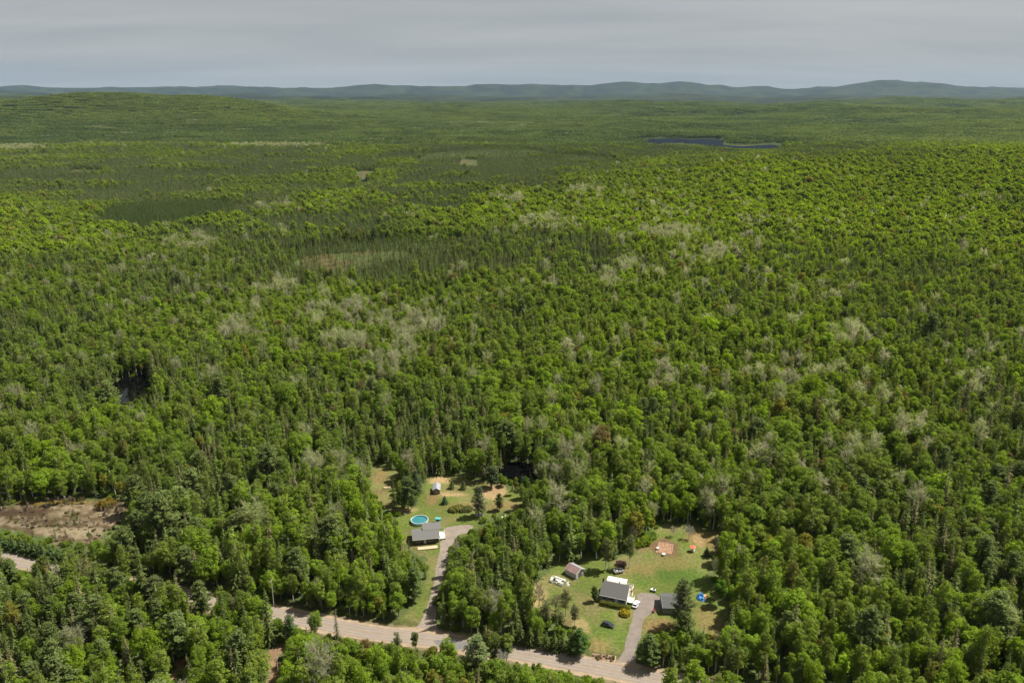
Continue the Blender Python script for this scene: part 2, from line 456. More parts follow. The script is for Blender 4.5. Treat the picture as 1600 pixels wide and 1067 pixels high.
dr = dist_road(X, Y) + 2.2 * (nB - 0.5)
m = (RR < 700)
cover((dr < 8) & m, (0.13, 0.13, 0.045), 0.8)
cover((dr < 5.2) & m, (0.34, 0.26, 0.16), 0.9)
for k, (zl, poly) in WATER.items():
    cover(pip(X, Y, poly), (0.02, 0.018, 0.012))
C *= np.array((0.435, 0.445, 0.42))
gm = np_mesh('ground', verts, quads, [M_GROUND], cols=C.reshape(-1, 3), colname='cover')
gm.polygons.foreach_set('use_smooth', [True] * len(gm.polygons))
tag(link('ground', gm), kind='structure')

def sheet(name, poly, z, mat, kind='structure', sub=0):
    """flat polygon sheet triangulated"""
    bm = bmesh.new()
    vs = [bm.verts.new((p[0], p[1], z)) for p in poly]
    fc = bm.faces.new(vs)
    if fc.normal.z < 0: fc.normal_flip()
    bm.normal_update()
    if bm.faces[:][0].normal.z < 0: bmesh.ops.reverse_faces(bm, faces=bm.faces)
    bmesh.ops.triangulate(bm, faces=bm.faces)
    me = bpy.data.meshes.new(name); bm.to_mesh(me); bm.free(); me.materials.append(mat)
    o = link(name, me); return tag(o, kind=kind)
def smooth_poly(poly, step=2.0, amp=0.0, seed=1):
    P = [Vector((p[0], p[1])) for p in poly]; out = []
    k = len(P)
    for i in range(k):
        p0, p1, p2, p3 = P[i - 1], P[i], P[(i + 1) % k], P[(i + 2) % k]
        m = max(2, int((p2 - p1).length / step))
        for j in range(m):
            t = j / m
            q = 0.5 * ((2 * p1) + (p2 - p0) * t + (2 * p0 - 5 * p1 + 4 * p2 - p3) * t * t + (3 * p1 - p0 - 3 * p2 + p3) * t ** 3)
            if amp:
                a = np.array([q.x / 2.5]); c = np.array([q.y / 2.5])
                q += Vector((float(fbm(a, c, seed, 2)[0]) - .5, float(fbm(a, c, seed + 5, 2)[0]) - .5)) * amp
            out.append((q.x, q.y))
    return out
for k, (zl, poly) in WATER.items():
    sc = 60 if k == 'lake' else 3
    sheet(k, smooth_poly(poly, sc, 0 if k == 'lake' else 2.0), zl, M_POND if k.startswith('pond') else M_LAKE)

# road: gravel shoulders, worn pale asphalt, faded centre line
def road_mat(name, ca, cb, scale, rough=0.9):
    m, n, l, b = new_mat(name)
    b.inputs['Roughness'].default_value = rough
    g = n.new('ShaderNodeNewGeometry')
    k = n.new('ShaderNodeTexNoise'); k.inputs['Scale'].default_value = scale; k.inputs['Detail'].default_value = 8; k.inputs['Roughness'].default_value = 0.65
    k2 = n.new('ShaderNodeTexNoise'); k2.inputs['Scale'].default_value = 6.0; k2.inputs['Detail'].default_value = 3
    l(g.outputs['Position'], k.inputs['Vector']); l(g.outputs['Position'], k2.inputs['Vector'])
    ad = n.new('ShaderNodeMath'); ad.operation = 'MULTIPLY_ADD'; ad.inputs[1].default_value = 0.35; l(k2.outputs['Fac'], ad.inputs[0])
    s = n.new('ShaderNodeMath'); s.operation = 'MULTIPLY'; s.inputs[1].default_value = 0.65; l(k.outputs['Fac'], s.inputs[0]); l(s.outputs[0], ad.inputs[2])
    r = n.new('ShaderNodeValToRGB'); r.color_ramp.elements[0].position = 0.36; r.color_ramp.elements[1].position = 0.64
    r.color_ramp.elements[0].color = ca + (1,); r.color_ramp.elements[1].color = cb + (1,)
    l(ad.outputs[0], r.inputs[0]); l(r.outputs[0], b.inputs['Base Color'])
    return m
M_ROAD = road_mat('worn_asphalt', (0.140, 0.112, 0.087), (0.191, 0.153, 0.117), 0.25)
M_TRACKS = road_mat('worn_asphalt_wheel_tracks', (0.162, 0.136, 0.115), (0.212, 0.174, 0.143), 0.4)
M_SHOULDER = road_mat('sandy_shoulder', (0.162, 0.115, 0.070), (0.264, 0.200, 0.132), 0.5)
M_DRIVE = road_mat('driveway_gravel', (0.098, 0.081, 0.068), (0.162, 0.132, 0.111), 0.4)
M_DRIVE2 = road_mat('driveway_sand_gravel', (0.111, 0.092, 0.073), (0.200, 0.162, 0.128), 0.35)
M_LINE = plain('faded_yellow_paint', (0.20, 0.15, 0.08), 0.8, 0.35, 0.8)
def spline(P, step=3.0):
    out = []
    for i in range(len(P) - 1):
        p0, p1, p2, p3 = P[max(i - 1, 0)], P[i], P[i + 1], P[min(i + 2, len(P) - 1)]
        m = max(2, int((p2 - p1).length / step))
        for j in range(m):
            t = j / m
            out.append(0.5 * ((2 * p1) + (p2 - p0) * t + (2 * p0 - 5 * p1 + 4 * p2 - p3) * t * t + (3 * p1 - p0 - 3 * p2 + p3) * t ** 3))
    out.append(P[-1]); return out
RC = spline(ROAD)
def strip(name, a, c, z, mat, parent=None, jit=0.0, seed=3):
    mb = MB(); vs = []
    for i, p in enumerate(RC):
        d = (RC[min(i + 1, len(RC) - 1)] - RC[max(i - 1, 0)]); nrm = Vector((-d.y, d.x, 0)).normalized()
        ja = (float(vnoise(np.array([i * .6]), np.array([1.]), seed)[0]) - .5) * jit; jc = (float(vnoise(np.array([i * .6]), np.array([9.]), seed)[0]) - .5) * jit
        vs += [p + nrm * (a + ja) + Vector((0, 0, z)), p + nrm * (c + jc) + Vector((0, 0, z))]
    mb.add(vs, [(2 * i, 2 * i + 1, 2 * i + 3, 2 * i + 2) for i in range(len(RC) - 1)])
    return mb.obj(name, mat, parent)
road = tag(strip('road', -4.6, 4.6, 0.03, M_SHOULDER, None, 1.4), kind='structure')
strip('asphalt', -3.1, 3.1, 0.05, M_ROAD, road, 0.3, 5)
for a in (-2.2, -0.9, 0.9, 2.2):
    strip('wheel_track', a - 0.28, a + 0.28, 0.06, M_TRACKS, road, 0.25, 8)
pa = [ground_at(*q) for q in ((676, 1000.5), (700, 998), (740, 1004), (742, 1014), (712, 1014), (684, 1008))]
MB().add([(q.x, q.y, .08) for q in pa], [tuple(range(6))]).obj('asphalt_patch', road_mat('grey_repair_asphalt', (.085, .080, .075), (.125, .115, .105), .6), road)
strip('centre_line', -0.09, 0.09, 0.07, M_LINE, road)
dv = sheet('driveway', smooth_poly([tuple(ground_at(*p)[:2]) for p in DRIVE_A], 1.2, 0.9, 3), 0.02, M_DRIVE)
dv2 = sheet('driveway', smooth_poly([tuple(ground_at(*p)[:2]) for p in DRIVE_B], 1.2, 0.9, 4), 0.02, M_DRIVE2)

# ------------------------------------------------------------------ trees
def leaf_quads(cen, nrm, size, rng, aspect=1.0, jitter=0.25):
    k = len(cen)
    nrm = nrm / (np.linalg.norm(nrm, axis=1, keepdims=True) + 1e-9)
    ref = rng.normal(size=(k, 3))
    u = np.cross(nrm, ref); u /= np.linalg.norm(u, axis=1, keepdims=True) + 1e-9
    w = np.cross(nrm, u)
    s = (np.asarray(size) * np.ones(k))[:, None] * 0.5
    a = s * (1 + jitter * rng.normal(size=(k, 1))); b = s * aspect * (1 + jitter * rng.normal(size=(k, 1)))
    v = np.stack([cen + u * a, cen + w * b, cen - u * a * (0.8 + 0.3 * rng.random((k, 1))), cen - w * b * (0.8 + 0.3 * rng.random((k, 1)))], 1).reshape(-1, 3)
    f = np.arange(4 * k).reshape(k, 4)
    return v, f
def oriented_quads(p0, p1, width, nrm, rng):
    d = p1 - p0
    w = np.cross(d, nrm); w /= np.linalg.norm(w, axis=1, keepdims=True) + 1e-9
    w = w * (np.asarray(width) * np.ones(len(p0)))[:, None] * 0.5
    mid = p0 + d * 0.5
    v = np.stack([p0, mid + w, p1, mid - w], 1).reshape(-1, 3)
    return v, np.arange(4 * len(p0)).reshape(-1, 4)
def rand_dir(rng, k, zmin=-1.0):
    z = zmin + (1 - zmin) * rng.random(k); a = rng.random(k) * 2 * math.pi; r = np.sqrt(1 - z * z)
    return np.stack([r * np.cos(a), r * np.sin(a), z], 1)
def shade_cols(rng, k, per=4, lo=0.72, hi=1.28, warm=0.08):
    s = lo + (hi - lo) * rng.random((k, 1)); wv = 1 + warm * rng.normal(size=(k, 1))
    c = np.concatenate([s * wv, s, s / wv], 1)
    return np.repeat(c, per, 0)
class Tree:
    """crown (leaf faces with colours) and trunk of one prototype"""
    def __init__(s): s.cv = []; s.cf = []; s.cc = []; s.n = 0; s.tr = MB()
    def leaves(s, v, f, c):
        s.cv.append(v); s.cf.append(f + s.n); s.cc.append(c); s.n += len(v)
    def finish(s, name, leafmat, barkmat):
        V = np.concatenate(s.cv); Fc = np.concatenate(s.cf); Cc = np.concatenate(s.cc)
        s.crown = np_mesh(name + '_crown', V, Fc, [leafmat], cols=Cc)
        s.trunk = s.tr.mesh(name + '_trunk', barkmat)
        tv = np.array(s.tr.v); quads = []
        for q in s.tr.f:
            if len(q) == 4: quads.append(q)
        tq = np.array(quads) + len(V)
        s.whole = np_mesh(name, np.concatenate([V, tv]), np.concatenate([Fc, tq]), [leafmat, barkmat],
                          mi=[0] * len(Fc) + [1] * len(tq), cols=np.concatenate([Cc, np.ones((len(tv), 3))]))
        return s
def leafy(seed, Ht=15.0, Rc=3.6, lobes=16, per=175, leaf=0.39, base=0.3, bark=None, open_=0.0, narrow=1.0, dense=1.0, mat=None, name='broadleaf'):
    rng = np.random.default_rng(seed); t = Tree()
    zc = Ht * (base + 1) / 2; hz_ = Ht * (1 - base) / 2
    bend = rng.normal(size=2) * 0.5
    def axis(z):
        q = z / Ht; return np.array([bend[0] * q * q, bend[1] * q * q, z])
    t.tr.tube([axis(z) for z in (0, Ht * .25, Ht * .5, Ht * .75, Ht * .93)], [0.20, 0.16, 0.12, 0.07, 0.03], 5)
    cs = []; tries = 0
    lobes = int(lobes * 1.5)
    while len(cs) < lobes and tries < 4000:
        tries += 1
        d = rand_dir(rng, 1)[0] * (rng.random() ** 0.45)
        prof = 1.0 if d[2] > -0.2 else 0.85
        p = np.array([d[0] * Rc * 0.72 * narrow * prof, d[1] * Rc * 0.72 * narrow * prof, zc + d[2] * hz_ * 0.80]) + axis(zc) * [1, 1, 0]
        r = Rc * (0.19 + 0.22 * rng.random()) * (1 - 0.25 * max(d[2], 0)) * dense
        if all(np.linalg.norm(p - q) > 0.62 * (r + s) for q, s in cs):
            cs.append((p, r))
        elif tries > 1200 and rng.random() < .1:
            cs.append((p, r))
    for p, r in cs:
        k = int(per * (r / (Rc * 0.36)) ** 2 * (1 - open_))
        d = rand_dir(rng, k, -0.55)
        rad = r * (0.58 + 0.48 * rng.random((k, 1)) ** .8)
        sq = np.array([1.0, 1.0, 0.86 + 0.3 * (1 - narrow)])
        cen = p + d * rad * sq + rng.normal(size=(k, 3)) * 0.06 + d * (rng.random((k, 1)) < .1) * rng.random((k, 1)) * .5
        nrm = d + rng.normal(size=(k, 3)) * 0.34 + np.array([0, 0, .75])
        v, f = leaf_quads(cen, nrm, leaf * (0.7 + 0.6 * rng.random(k)), rng)
        lob = 0.86 + 0.28 * rng.random()
        t.leaves(v, f, shade_cols(rng, k) * lob)
        st = axis(min(max(p[2] - 1.2 - r, Ht * base * .7), Ht * .8))
        mid = (st + p) / 2 + np.array([0, 0, -0.25])
        t.tr.tube([st, mid, p + np.array([0, 0, r * 0.5])], [0.075, 0.05, 0.02], 4, cap=False)
    return t.finish(name, mat or M_LEAF, bark or M_BARK)
def spruce(seed, Ht=15.0, Rb=2.3, layers=19, per=11, seg=4, leaf=0.62, power=0.85, base=0.06, droop=0.35, name='spruce', mat=None, gaps=0.12):
    rng = np.random.default_rng(seed); t = Tree()
    t.tr.tube([(0, 0, 0), (0.05, 0, Ht * .5), (0, 0.03, Ht * .99)], [0.17, 0.1, 0.02], 5)
    for i in range(layers):
        q = (i + rng.random() * 0.5) / layers
        z = Ht * (base + (0.985 - base) * q)
        R = Rb * (1 - q) ** power * (0.82 + 0.36 * rng.random()) + 0.12
        k = max(4, int(per * (1 - 0.55 * q)))
        a0 = rng.random() * 6.28
        for j in range(k):
            if rng.random() < gaps: continue
            a = a0 + 2 * math.pi * j / k + rng.normal() * 0.2
            ln = R * (0.72 + 0.42 * rng.random())
            d = np.array([math.cos(a), math.sin(a), 0])
            s0 = np.linspace(0.12, 0.86, seg)
            p0 = d * (ln * s0)[:, None]; p1 = d * (ln * np.minimum(s0 + 1.25 / seg, 1.05))[:, None]
            p0[:, 2] = z - droop * ln * s0 ** 1.3 + 0.03; p1[:, 2] = z - droop * ln * (np.minimum(s0 + 1.0 / seg, 1.0)) ** 1.3
            p1 += rng.normal(size=p1.shape) * 0.10
            up = np.array([0, 0, 1.0]) + rng.normal(size=(seg, 3)) * 0.35 + d * 0.35
            wd = leaf * (1.15 - 0.55 * s0) * (0.55 + 0.45 * min(1, ln / 1.2))
            v, f = oriented_quads(p0, p1, wd, up, rng)
            t.leaves(v, f, shade_cols(rng, seg, lo=0.7, hi=1.3, warm=0.05))
    k = 10
    cen = np.stack([rng.normal(size=k) * .06, rng.normal(size=k) * .06, Ht * (0.93 + 0.08 * rng.random(k))], 1)
    v, f = leaf_quads(cen, rand_dir(rng, k, 0), 0.28, rng); t.leaves(v, f, shade_cols(rng, k))
    return t.finish(name, mat or M_NEEDLE, M_BARK)
def pine(seed, Ht=19.0, Rb=4.2, tiers=10, leaf=0.62, per=34, base=0.16, name='pine'):
    rng = np.random.default_rng(seed); t = Tree()
    bend = rng.normal(size=2) * .3
    t.tr.tube([(0, 0, 0), (bend[0], bend[1], Ht * .5), (0, 0, Ht * .97)], [0.3, 0.2, 0.04], 6)
    for i in range(tiers):
        q = (i + 0.4 * rng.random()) / tiers
        z = Ht * (base + (0.97 - base) * q)
        R = Rb * (0.55 + 0.45 * math.sin(min(1, q * 1.8 + .25) * math.pi / 2)) * (1 - max(0, q - .25) / .75) ** 0.72 * (0.8 + .3 * rng.random()) + 0.35
        k = int(rng.integers(5, 8)); a0 = rng.random() * 6.28
        for j in range(k):
            a = a0 + 2 * math.pi * j / k + rng.normal() * .25
            ln = R * (0.62 + 0.5 * rng.random()); d = np.array([math.cos(a), math.sin(a), 0.0])
            rise = 0.10 + 0.28 * q
            tip = d * ln + np.array([0, 0, z + ln * rise])
            t.tr.tube([(0, 0, z), tuple(d * ln * .5 + np.array([0, 0, z + ln * rise * .3])), tuple(tip)], [0.07, 0.045, 0.015], 4, cap=False)
            nt_ = max(2, int(ln / 0.75))
            for s in np.linspace(0.35, 1.0, nt_):
                c = d * ln * s + np.array([0, 0, z + ln * rise * s * s + .1]) + rng.normal(size=3) * .15
                k2 = int(per * (0.6 + .5 * rng.random()))
                dd = rand_dir(rng, k2, -0.35) * np.array([0.78, 0.78, 0.36]) * (0.75 + 0.35 * rng.random())
                nrm = dd * np.array([.6, .6, 2.2]) + rng.normal(size=(k2, 3)) * .35 + np.array([0, 0, .4])
                v, f = leaf_quads(c + dd, nrm, leaf * (.6 + .6 * rng.random(k2)), rng, 0.6)
                t.leaves(v, f, shade_cols(rng, k2, lo=.75, hi=1.3, warm=0.05) * (0.88 + .24 * rng.random()))
    return t.finish(name, M_NEEDLE, M_BARK)
def bare(seed, Ht=14.0, Rc=2.6, limbs=15, twigs=60, width=0.10, buds=14, name='bare', narrow=1.0):
    """leafless or just-budding crown: ascending limbs carrying fine twigs"""
    rng = np.random.default_rng(seed); t = Tree()
    t.tr.tube([(0, 0, 0), (rng.normal() * .15, rng.normal() * .15, Ht * .5), (rng.normal() * .3, rng.normal() * .3, Ht * .97)], [0.17, 0.11, 0.02], 5)
    for i in range(limbs):
        q = 0.28 + 0.62 * (i + rng.random()) / limbs
        a = i * 2.4 + rng.normal() * .4; d = np.array([math.cos(a), math.sin(a), 0.0])
        ln = Rc * narrow * (0.75 + .5 * rng.random()) * (1.15 - 0.75 * q)
        p0 = np.array([0, 0, Ht * q]); up = ln * (1.1 + .7 * rng.random())
        p2 = p0 + d * ln + np.array([0, 0, min(up, Ht * 1.02 - p0[2])]); p1 = p0 + d * ln * .62 + np.array([0, 0, up * .38])
        t.tr.tube([p0, p1, p2], [0.07, 0.045, 0.012], 4, cap=False)
        k = twigs
        s = 0.25 + 0.75 * rng.random((k, 1))
        b0 = np.where(s < .5, p0 + (p1 - p0) * s * 2, p1 + (p2 - p1) * (s * 2 - 1))
        dirv = d * 0.5 + np.array([0, 0, 0.75]) + rng.normal(size=(k, 3)) * 0.55
        b1 = b0 + dirv * (0.75 + 0.8 * rng.random((k, 1)))
        v, f = oriented_quads(b0, b1, width, rng.normal(size=(k, 3)), rng)
        t.leaves(v, f, shade_cols(rng, k, lo=.8, hi=1.2, warm=.04))
        if buds:
            sel = rng.integers(0, k, buds * 2)
            v, f = leaf_quads(b1[sel] + rng.normal(size=(buds * 2, 3)) * .2, rand_dir(rng, buds * 2, -.3), .26, rng)
            t.leaves(v, f, shade_cols(rng, buds * 2, lo=.9, hi=1.3))
    return t.finish(name, M_LEAF, M_TWIG)
def shrub(seed, Rc=1.4, n=420, leaf=0.32, flat=0.75, name='shrub'):
    rng = np.random.default_rng(seed); t = Tree()
    for i in range(5):
        a = rng.random() * 6.28; p = np.array([math.cos(a), math.sin(a), 0]) * Rc * .45 * rng.random() + np.array([0, 0, Rc * flat * .55])
        k = n // 5; d = rand_dir(rng, k, -.5)
        v, f = leaf_quads(p + d * np.array([1, 1, flat]) * Rc * (.45 + .25 * rng.random((k, 1))), d + rng.normal(size=(k, 3)) * .45, leaf * (.7 + .6 * rng.random(k)), rng)
        t.leaves(v, f, shade_cols(rng, k) * (.85 + .3 * rng.random()))
        t.tr.tube([(0, 0, 0), tuple(p)], [.04, .015], 4, cap=False)
    return t.finish(name, M_LEAF, M_BARK)

NEAR = {
    'leafy': [leafy(100 + i, Ht=[14.5, 16, 13, 17, 15, 12.5, 15.5, 14][i], Rc=[3.3, 4.1, 3.0, 3.7, 4.5, 2.7, 3.4, 3.9][i], lobes=[20, 26, 18, 23, 28, 16, 21, 24][i], base=[.2, .16, .26, .22, .15, .28, .18, .12][i],
                    bark=[M_BARK, M_BARK, M_BIRCH, M_BIRCH, M_BARK, M_BIRCH, M_BARK, M_BARK][i], narrow=[.95, 1, .85, .85, 1.05, .8, .9, 1][i], open_=[0, 0, .15, .2, 0, .2, .1, 0][i]) for i in range(8)],
    'aspen': [leafy(200 + i, Ht=15.5 + i, Rc=2.9, lobes=18, per=120, leaf=0.38, base=.2, bark=M_BIRCH, open_=.25, narrow=.8, name='aspen') for i in range(3)],
    'spruce': [spruce(300 + i, Ht=[15, 17, 13, 16, 14.5][i], Rb=[2.3, 2.6, 2.4, 2.1, 2.8][i], power=[.85, .9, .75, .8, .9][i]) for i in range(5)],
    'spire': [spruce(330 + i, Ht=[13, 14.5, 12][i], Rb=[1.25, 1.4, 1.5][i], layers=20, per=8, seg=3, leaf=.5, power=.6, droop=.45, gaps=.2, name='spire_spruce') for i in range(3)],
    'pine': [pine(400 + i, Ht=[18, 20, 16, 17][i], Rb=[4.6, 5.4, 4.6, 4.2][i], tiers=[13, 14, 12, 13][i]) for i in range(4)],
    'bare': [bare(500 + i, Ht=[14, 15.5, 13][i], Rc=[2.8, 2.4, 3.2][i], limbs=[15, 17, 16][i]) for i in range(3)],
    'shrub': [shrub(600 + i) for i in range(3)],
    'fir': [spruce(620 + i, Ht=5.0, Rb=2.1, layers=13, per=13, seg=4, leaf=.6, power=.7, base=.03, gaps=.03, name='fir') for i in range(2)],
    'cedar': [leafy(640 + i, Ht=8.0, Rc=2.1, lobes=26, per=70, leaf=.4, base=.02, narrow=.85, mat=M_NEEDLE, name='cedar') for i in range(2)],
}
FAR = {
    'leafy': [leafy(700 + i, Ht=15, Rc=[3.6, 4.2, 3.2][i], lobes=[16, 19, 14][i], per=36, leaf=1.05, base=.15, name='broadleaf_far') for i in range(3)],
    'spruce': [spruce(730 + i, Ht=15, Rb=2.4, layers=11, per=8, seg=2, leaf=1.0, name='spruce_far') for i in range(2)],
    'spire': [spruce(740 + i, Ht=13, Rb=1.8, layers=10, per=6, seg=2, leaf=.85, power=.6, name='spire_far') for i in range(2)],
    'bare': [bare(750 + i, Ht=14, Rc=3.0, limbs=12, twigs=22, width=.24, buds=6, name='bare_far') for i in range(2)],
}
# far stands: many small trees in one piece of wood 70 m wide, for the country beyond 3 km
def stand(seed, conif, size=72.0, sp=6.2):
    rng = np.random.default_rng(seed); V = []; Fc = []; Cc = []; k = 0
    g = np.arange(-size / 2, size / 2, sp)
    for gx in g:
        for gy in g:
            x = gx + rng.random() * sp; y = gy + rng.random() * sp
            if math.hypot(x, y) > size * .56: continue
            if rng.random() < conif:
                Ht = 11 + 5 * rng.random(); R = 2.0 + rng.random(); q = 10
                t = rng.random(q) ** 1.3
                a = rng.random(q) * 6.28; rad = R * (1 - t) * .8
                cen = np.stack([x + np.cos(a) * rad, y + np.sin(a) * rad, Ht * (.35 + .62 * t)], 1)
                nr = np.stack([np.cos(a), np.sin(a), np.full(q, .7)], 1)
                sz = 2.6 * (1.1 - .7 * t); c = np.array([.48, .52, .60]) * (.8 + .4 * rng.random())
            else:
                Ht = 10 + 5 * rng.random(); R = 3 + 1.4 * rng.random(); q = 14
                d = rand_dir(rng, q, -.3); cen = np.array([x, y, Ht - R]) + d * R * np.array([1, 1, .95]); nr = d + rng.normal(size=(q, 3)) * .25
                sz = 2.9; c = np.array([1, 1, 1.]) * (.72 + .6 * rng.random()) * np.array([1 + .16 * rng.normal(), 1, 1])
            v, f = leaf_quads(cen, nr, sz, rng)
            V.append(v); Fc.append(f + k); k += len(v); Cc.append(np.tile(c, (len(v), 1)))
    return np_mesh('stand', np.concatenate(V), np.concatenate(Fc), [M_LEAF], cols=np.concatenate(Cc))
STANDS = [stand(800 + i, cf) for i, cf in enumerate([.05, .15, .35, .6, .9])]

# species chart: photo position -> share of conifers, share of bare crowns, brightness of the green
CH = np.array([
    (60, 1030, .46, .06, .54), (300, 1030, .50, .09, .52), (520, 1040, .46, .05, .5), (720, 1050, .40, .08, .5), (900, 1050, .35, .05, .5), (1150, 1040, .42, .05, .45), (1350, 1030, .14, .05, .5), (1550, 1030, .10, .05, .5),
    (80, 920, .55, .05, .48), (300, 880, .58, .05, .44), (520, 880, .55, .05, .48), (800, 900, .48, .08, .45), (1250, 900, .3, .06, .5), (1450, 920, .25, .05, .5), (1570, 860, .5, .05, .38),
    (80, 730, .35, .05, .42), (250, 760, .6, .05, .35), (450, 780, .35, .05, .5), (620, 690, .5, .1, .42), (900, 790, .45, .18, .42), (1050, 740, .35, .15, .48), (1250, 760, .45, .1, .42), (1500, 740, .4, .1, .45),
    (60, 640, .35, .1, .45), (300, 640, .35, .1, .48), (500, 640, .22, .1, .5), (700, 680, .5, .05, .42), (900, 640, .28, .05, .52), (1150, 630, .35, .1, .48), (1350, 620, .28, .12, .5), (1550, 620, .3, .1, .48),
    (60, 540, .55, .05, .38), (250, 520, .25, .12, .5), (450, 500, .14, .2, .5), (640, 520, .14, .25, .5), (850, 520, .2, .05, .55), (1050, 520, .2, .08, .52), (1300, 520, .28, .08, .5), (1520, 520, .32, .05, .48),
    (60, 430, .35, .08, .5), (200, 420, .6, .08, .4), (380, 410, .66, .05, .42), (600, 412, .74, 0, .46), (800, 430, .3, .05, .55), (1000, 430, .18, .14, .58), (1250, 430, .24, .05, .55), (1500, 430, .24, .02, .52),
    (60, 380, .12, .05, .66), (250, 385, .3, .25, .5), (450, 370, .75, .05, .4), (620, 370, .8, .05, .36), (780, 378, .7, 0, .36), (900, 345, .15, .2, .62), (1100, 370, .13, .1, .65), (1350, 370, .14, .02, .64), (1560, 380, .2, .02, .58),
    (60, 335, .06, .02, .66), (270, 342, 1, 0, .36), (180, 345, .5, 0, .5), (450, 330, .35, .1, .6), (620, 320, .5, .05, .5), (800, 318, .2, .12, .62), (1000, 305, .1, .1, .66), (1300, 305, .08, .02, .68), (1550, 310, .14, .02, .6),
    (60, 295, .72, 0, .36), (250, 285, .85, 0, .42), (450, 290, .75, 0, .42), (650, 292, .5, 0, .55), (820, 283, .95, 0, .28), (1000, 275, .25, .05, .6), (1250, 262, .08, .03, .68), (1500, 265, .1, 0, .62),
    (100, 250, .62, .05, .42), (400, 250, .68, .04, .42), (600, 250, .66, 0, .42), (800, 245, .95, 0, .3), (1000, 243, .85, 0, .38), (1150, 240, .35, 0, .55), (1350, 240, .75, 0, .42), (1550, 228, .15, 0, .66),
    (100, 212, .4, .15, .5), (400, 205, .4, .16, .5), (700, 210, .5, .1, .48), (900, 215, .5, .02, .48), (1100, 205, .6, 0, .45), (1400, 200, .40, .03, .54), (1600, 200, .3, .02, .58),
    (200, 165, .12, .02, .70), (500, 180, .25, .06, .60), (800, 185, .35, .06, .55), (1200, 180, .4, .03, .52), (1500, 180, .3, .03, .58)])
BARE_PX = [(430, 452, 40, 11), (655, 512, 44, 16), (540, 540, 36, 14), (500, 490, 24, 12), (385, 662, 26, 12), (952, 444, 14, 12), (1040, 366, 52, 9), (855, 352, 46, 9), (795, 313, 30, 5), (1115, 405, 24, 11), (1335, 527, 42, 12),
           (1512, 605, 34, 12), (1530, 690, 30, 8), (875, 745, 36, 16), (525, 738, 46, 18), (1035, 590, 20, 16), (1205, 590, 28, 13), (1420, 668, 36, 10), (40, 232, 46, 4), (430, 228, 90, 3), (170, 200, 30, 3), (740, 196, 60, 5), (980, 420, 26, 9),
           (560, 480, 30, 10), (640, 560, 24, 12), (365, 520, 22, 12), (300, 382, 40, 10), (425, 323, 34, 2.5), (1300, 700, 16, 10), (1180, 720, 20, 12), (610, 585, 16, 10), (335, 600, 14, 8), (1170, 350, 24, 6), (910, 300, 30, 4)]
def chart(px, py, x, y):
    q = np.clip(px, -40, 1640); v = np.clip(py, 150, 1067)
    wx = 150.0; res = np.zeros(px.shape + (3,)); sw = np.full(px.shape, 1e-9)
    sy = np.interp(v, [150, 250, 400, 600, 1067], [13, 16, 27, 48, 75])
    for a, b_, c, d, e in CH:
        w_ = np.exp(-((q - a) / 120) ** 2 - ((v - b_) / sy) ** 2) + 1e-7 / (1 + ((q - a) / 100) ** 2 + ((v - b_) / 30) ** 2)
        res += w_[..., None] * np.array((c, d, e)); sw += w_
    res /= sw[..., None]
    n1 = fbm(x / 95, y / 95, 51, 3) - .5; n2 = fbm(x / 45, y / 45, 52, 3) - .5
    n3 = fbm(x / (18 + .02 * np.hypot(x, y)), y / (30 + .03 * np.hypot(x, y)), 53, 3) - .5
    con = res[..., 0]
    con = np.clip(con + (n1 * 1.9) * np.clip(4 * con * (1 - con), .35, 1) ** .7, 0, 1)
    far_ = sstep(700, 1300, np.hypot(x, y)); con = con * (1 - far_) + sstep(.06, .92, con) * far_
    ba = np.clip(res[..., 1] * (0.55 + 5.5 * np.clip(n2, 0, 1)) * .42, 0, .8)
    for a, b_, rx, ry in BARE_PX:
        if rx:
            d = ((px - a) / rx) ** 2 + ((py - b_) / ry) ** 2
            s = d < .35 + 1.5 * (n3 + .5) ** 1.5
            ba = np.where(s, np.maximum(ba, .50), ba); con = np.where(s, con * .25, con)
    return con, ba, res[..., 2]
# dense dark plantation with clean edges
PLANT = to_ground([(158, 352), (165, 334), (240, 324), (360, 322), (370, 338), (300, 352), (215, 368)])
SPARSE = {'bog_mid': .25, 'bog_left': .02}
BOGLAND = [to_ground(p) for p in ([(640, 262), (660, 240), (760, 232), (960, 250), (980, 262), (860, 268), (740, 266)], [(455, 400), (520, 380), (700, 372), (760, 388), (700, 408), (640, 430), (560, 442), (470, 432)])]

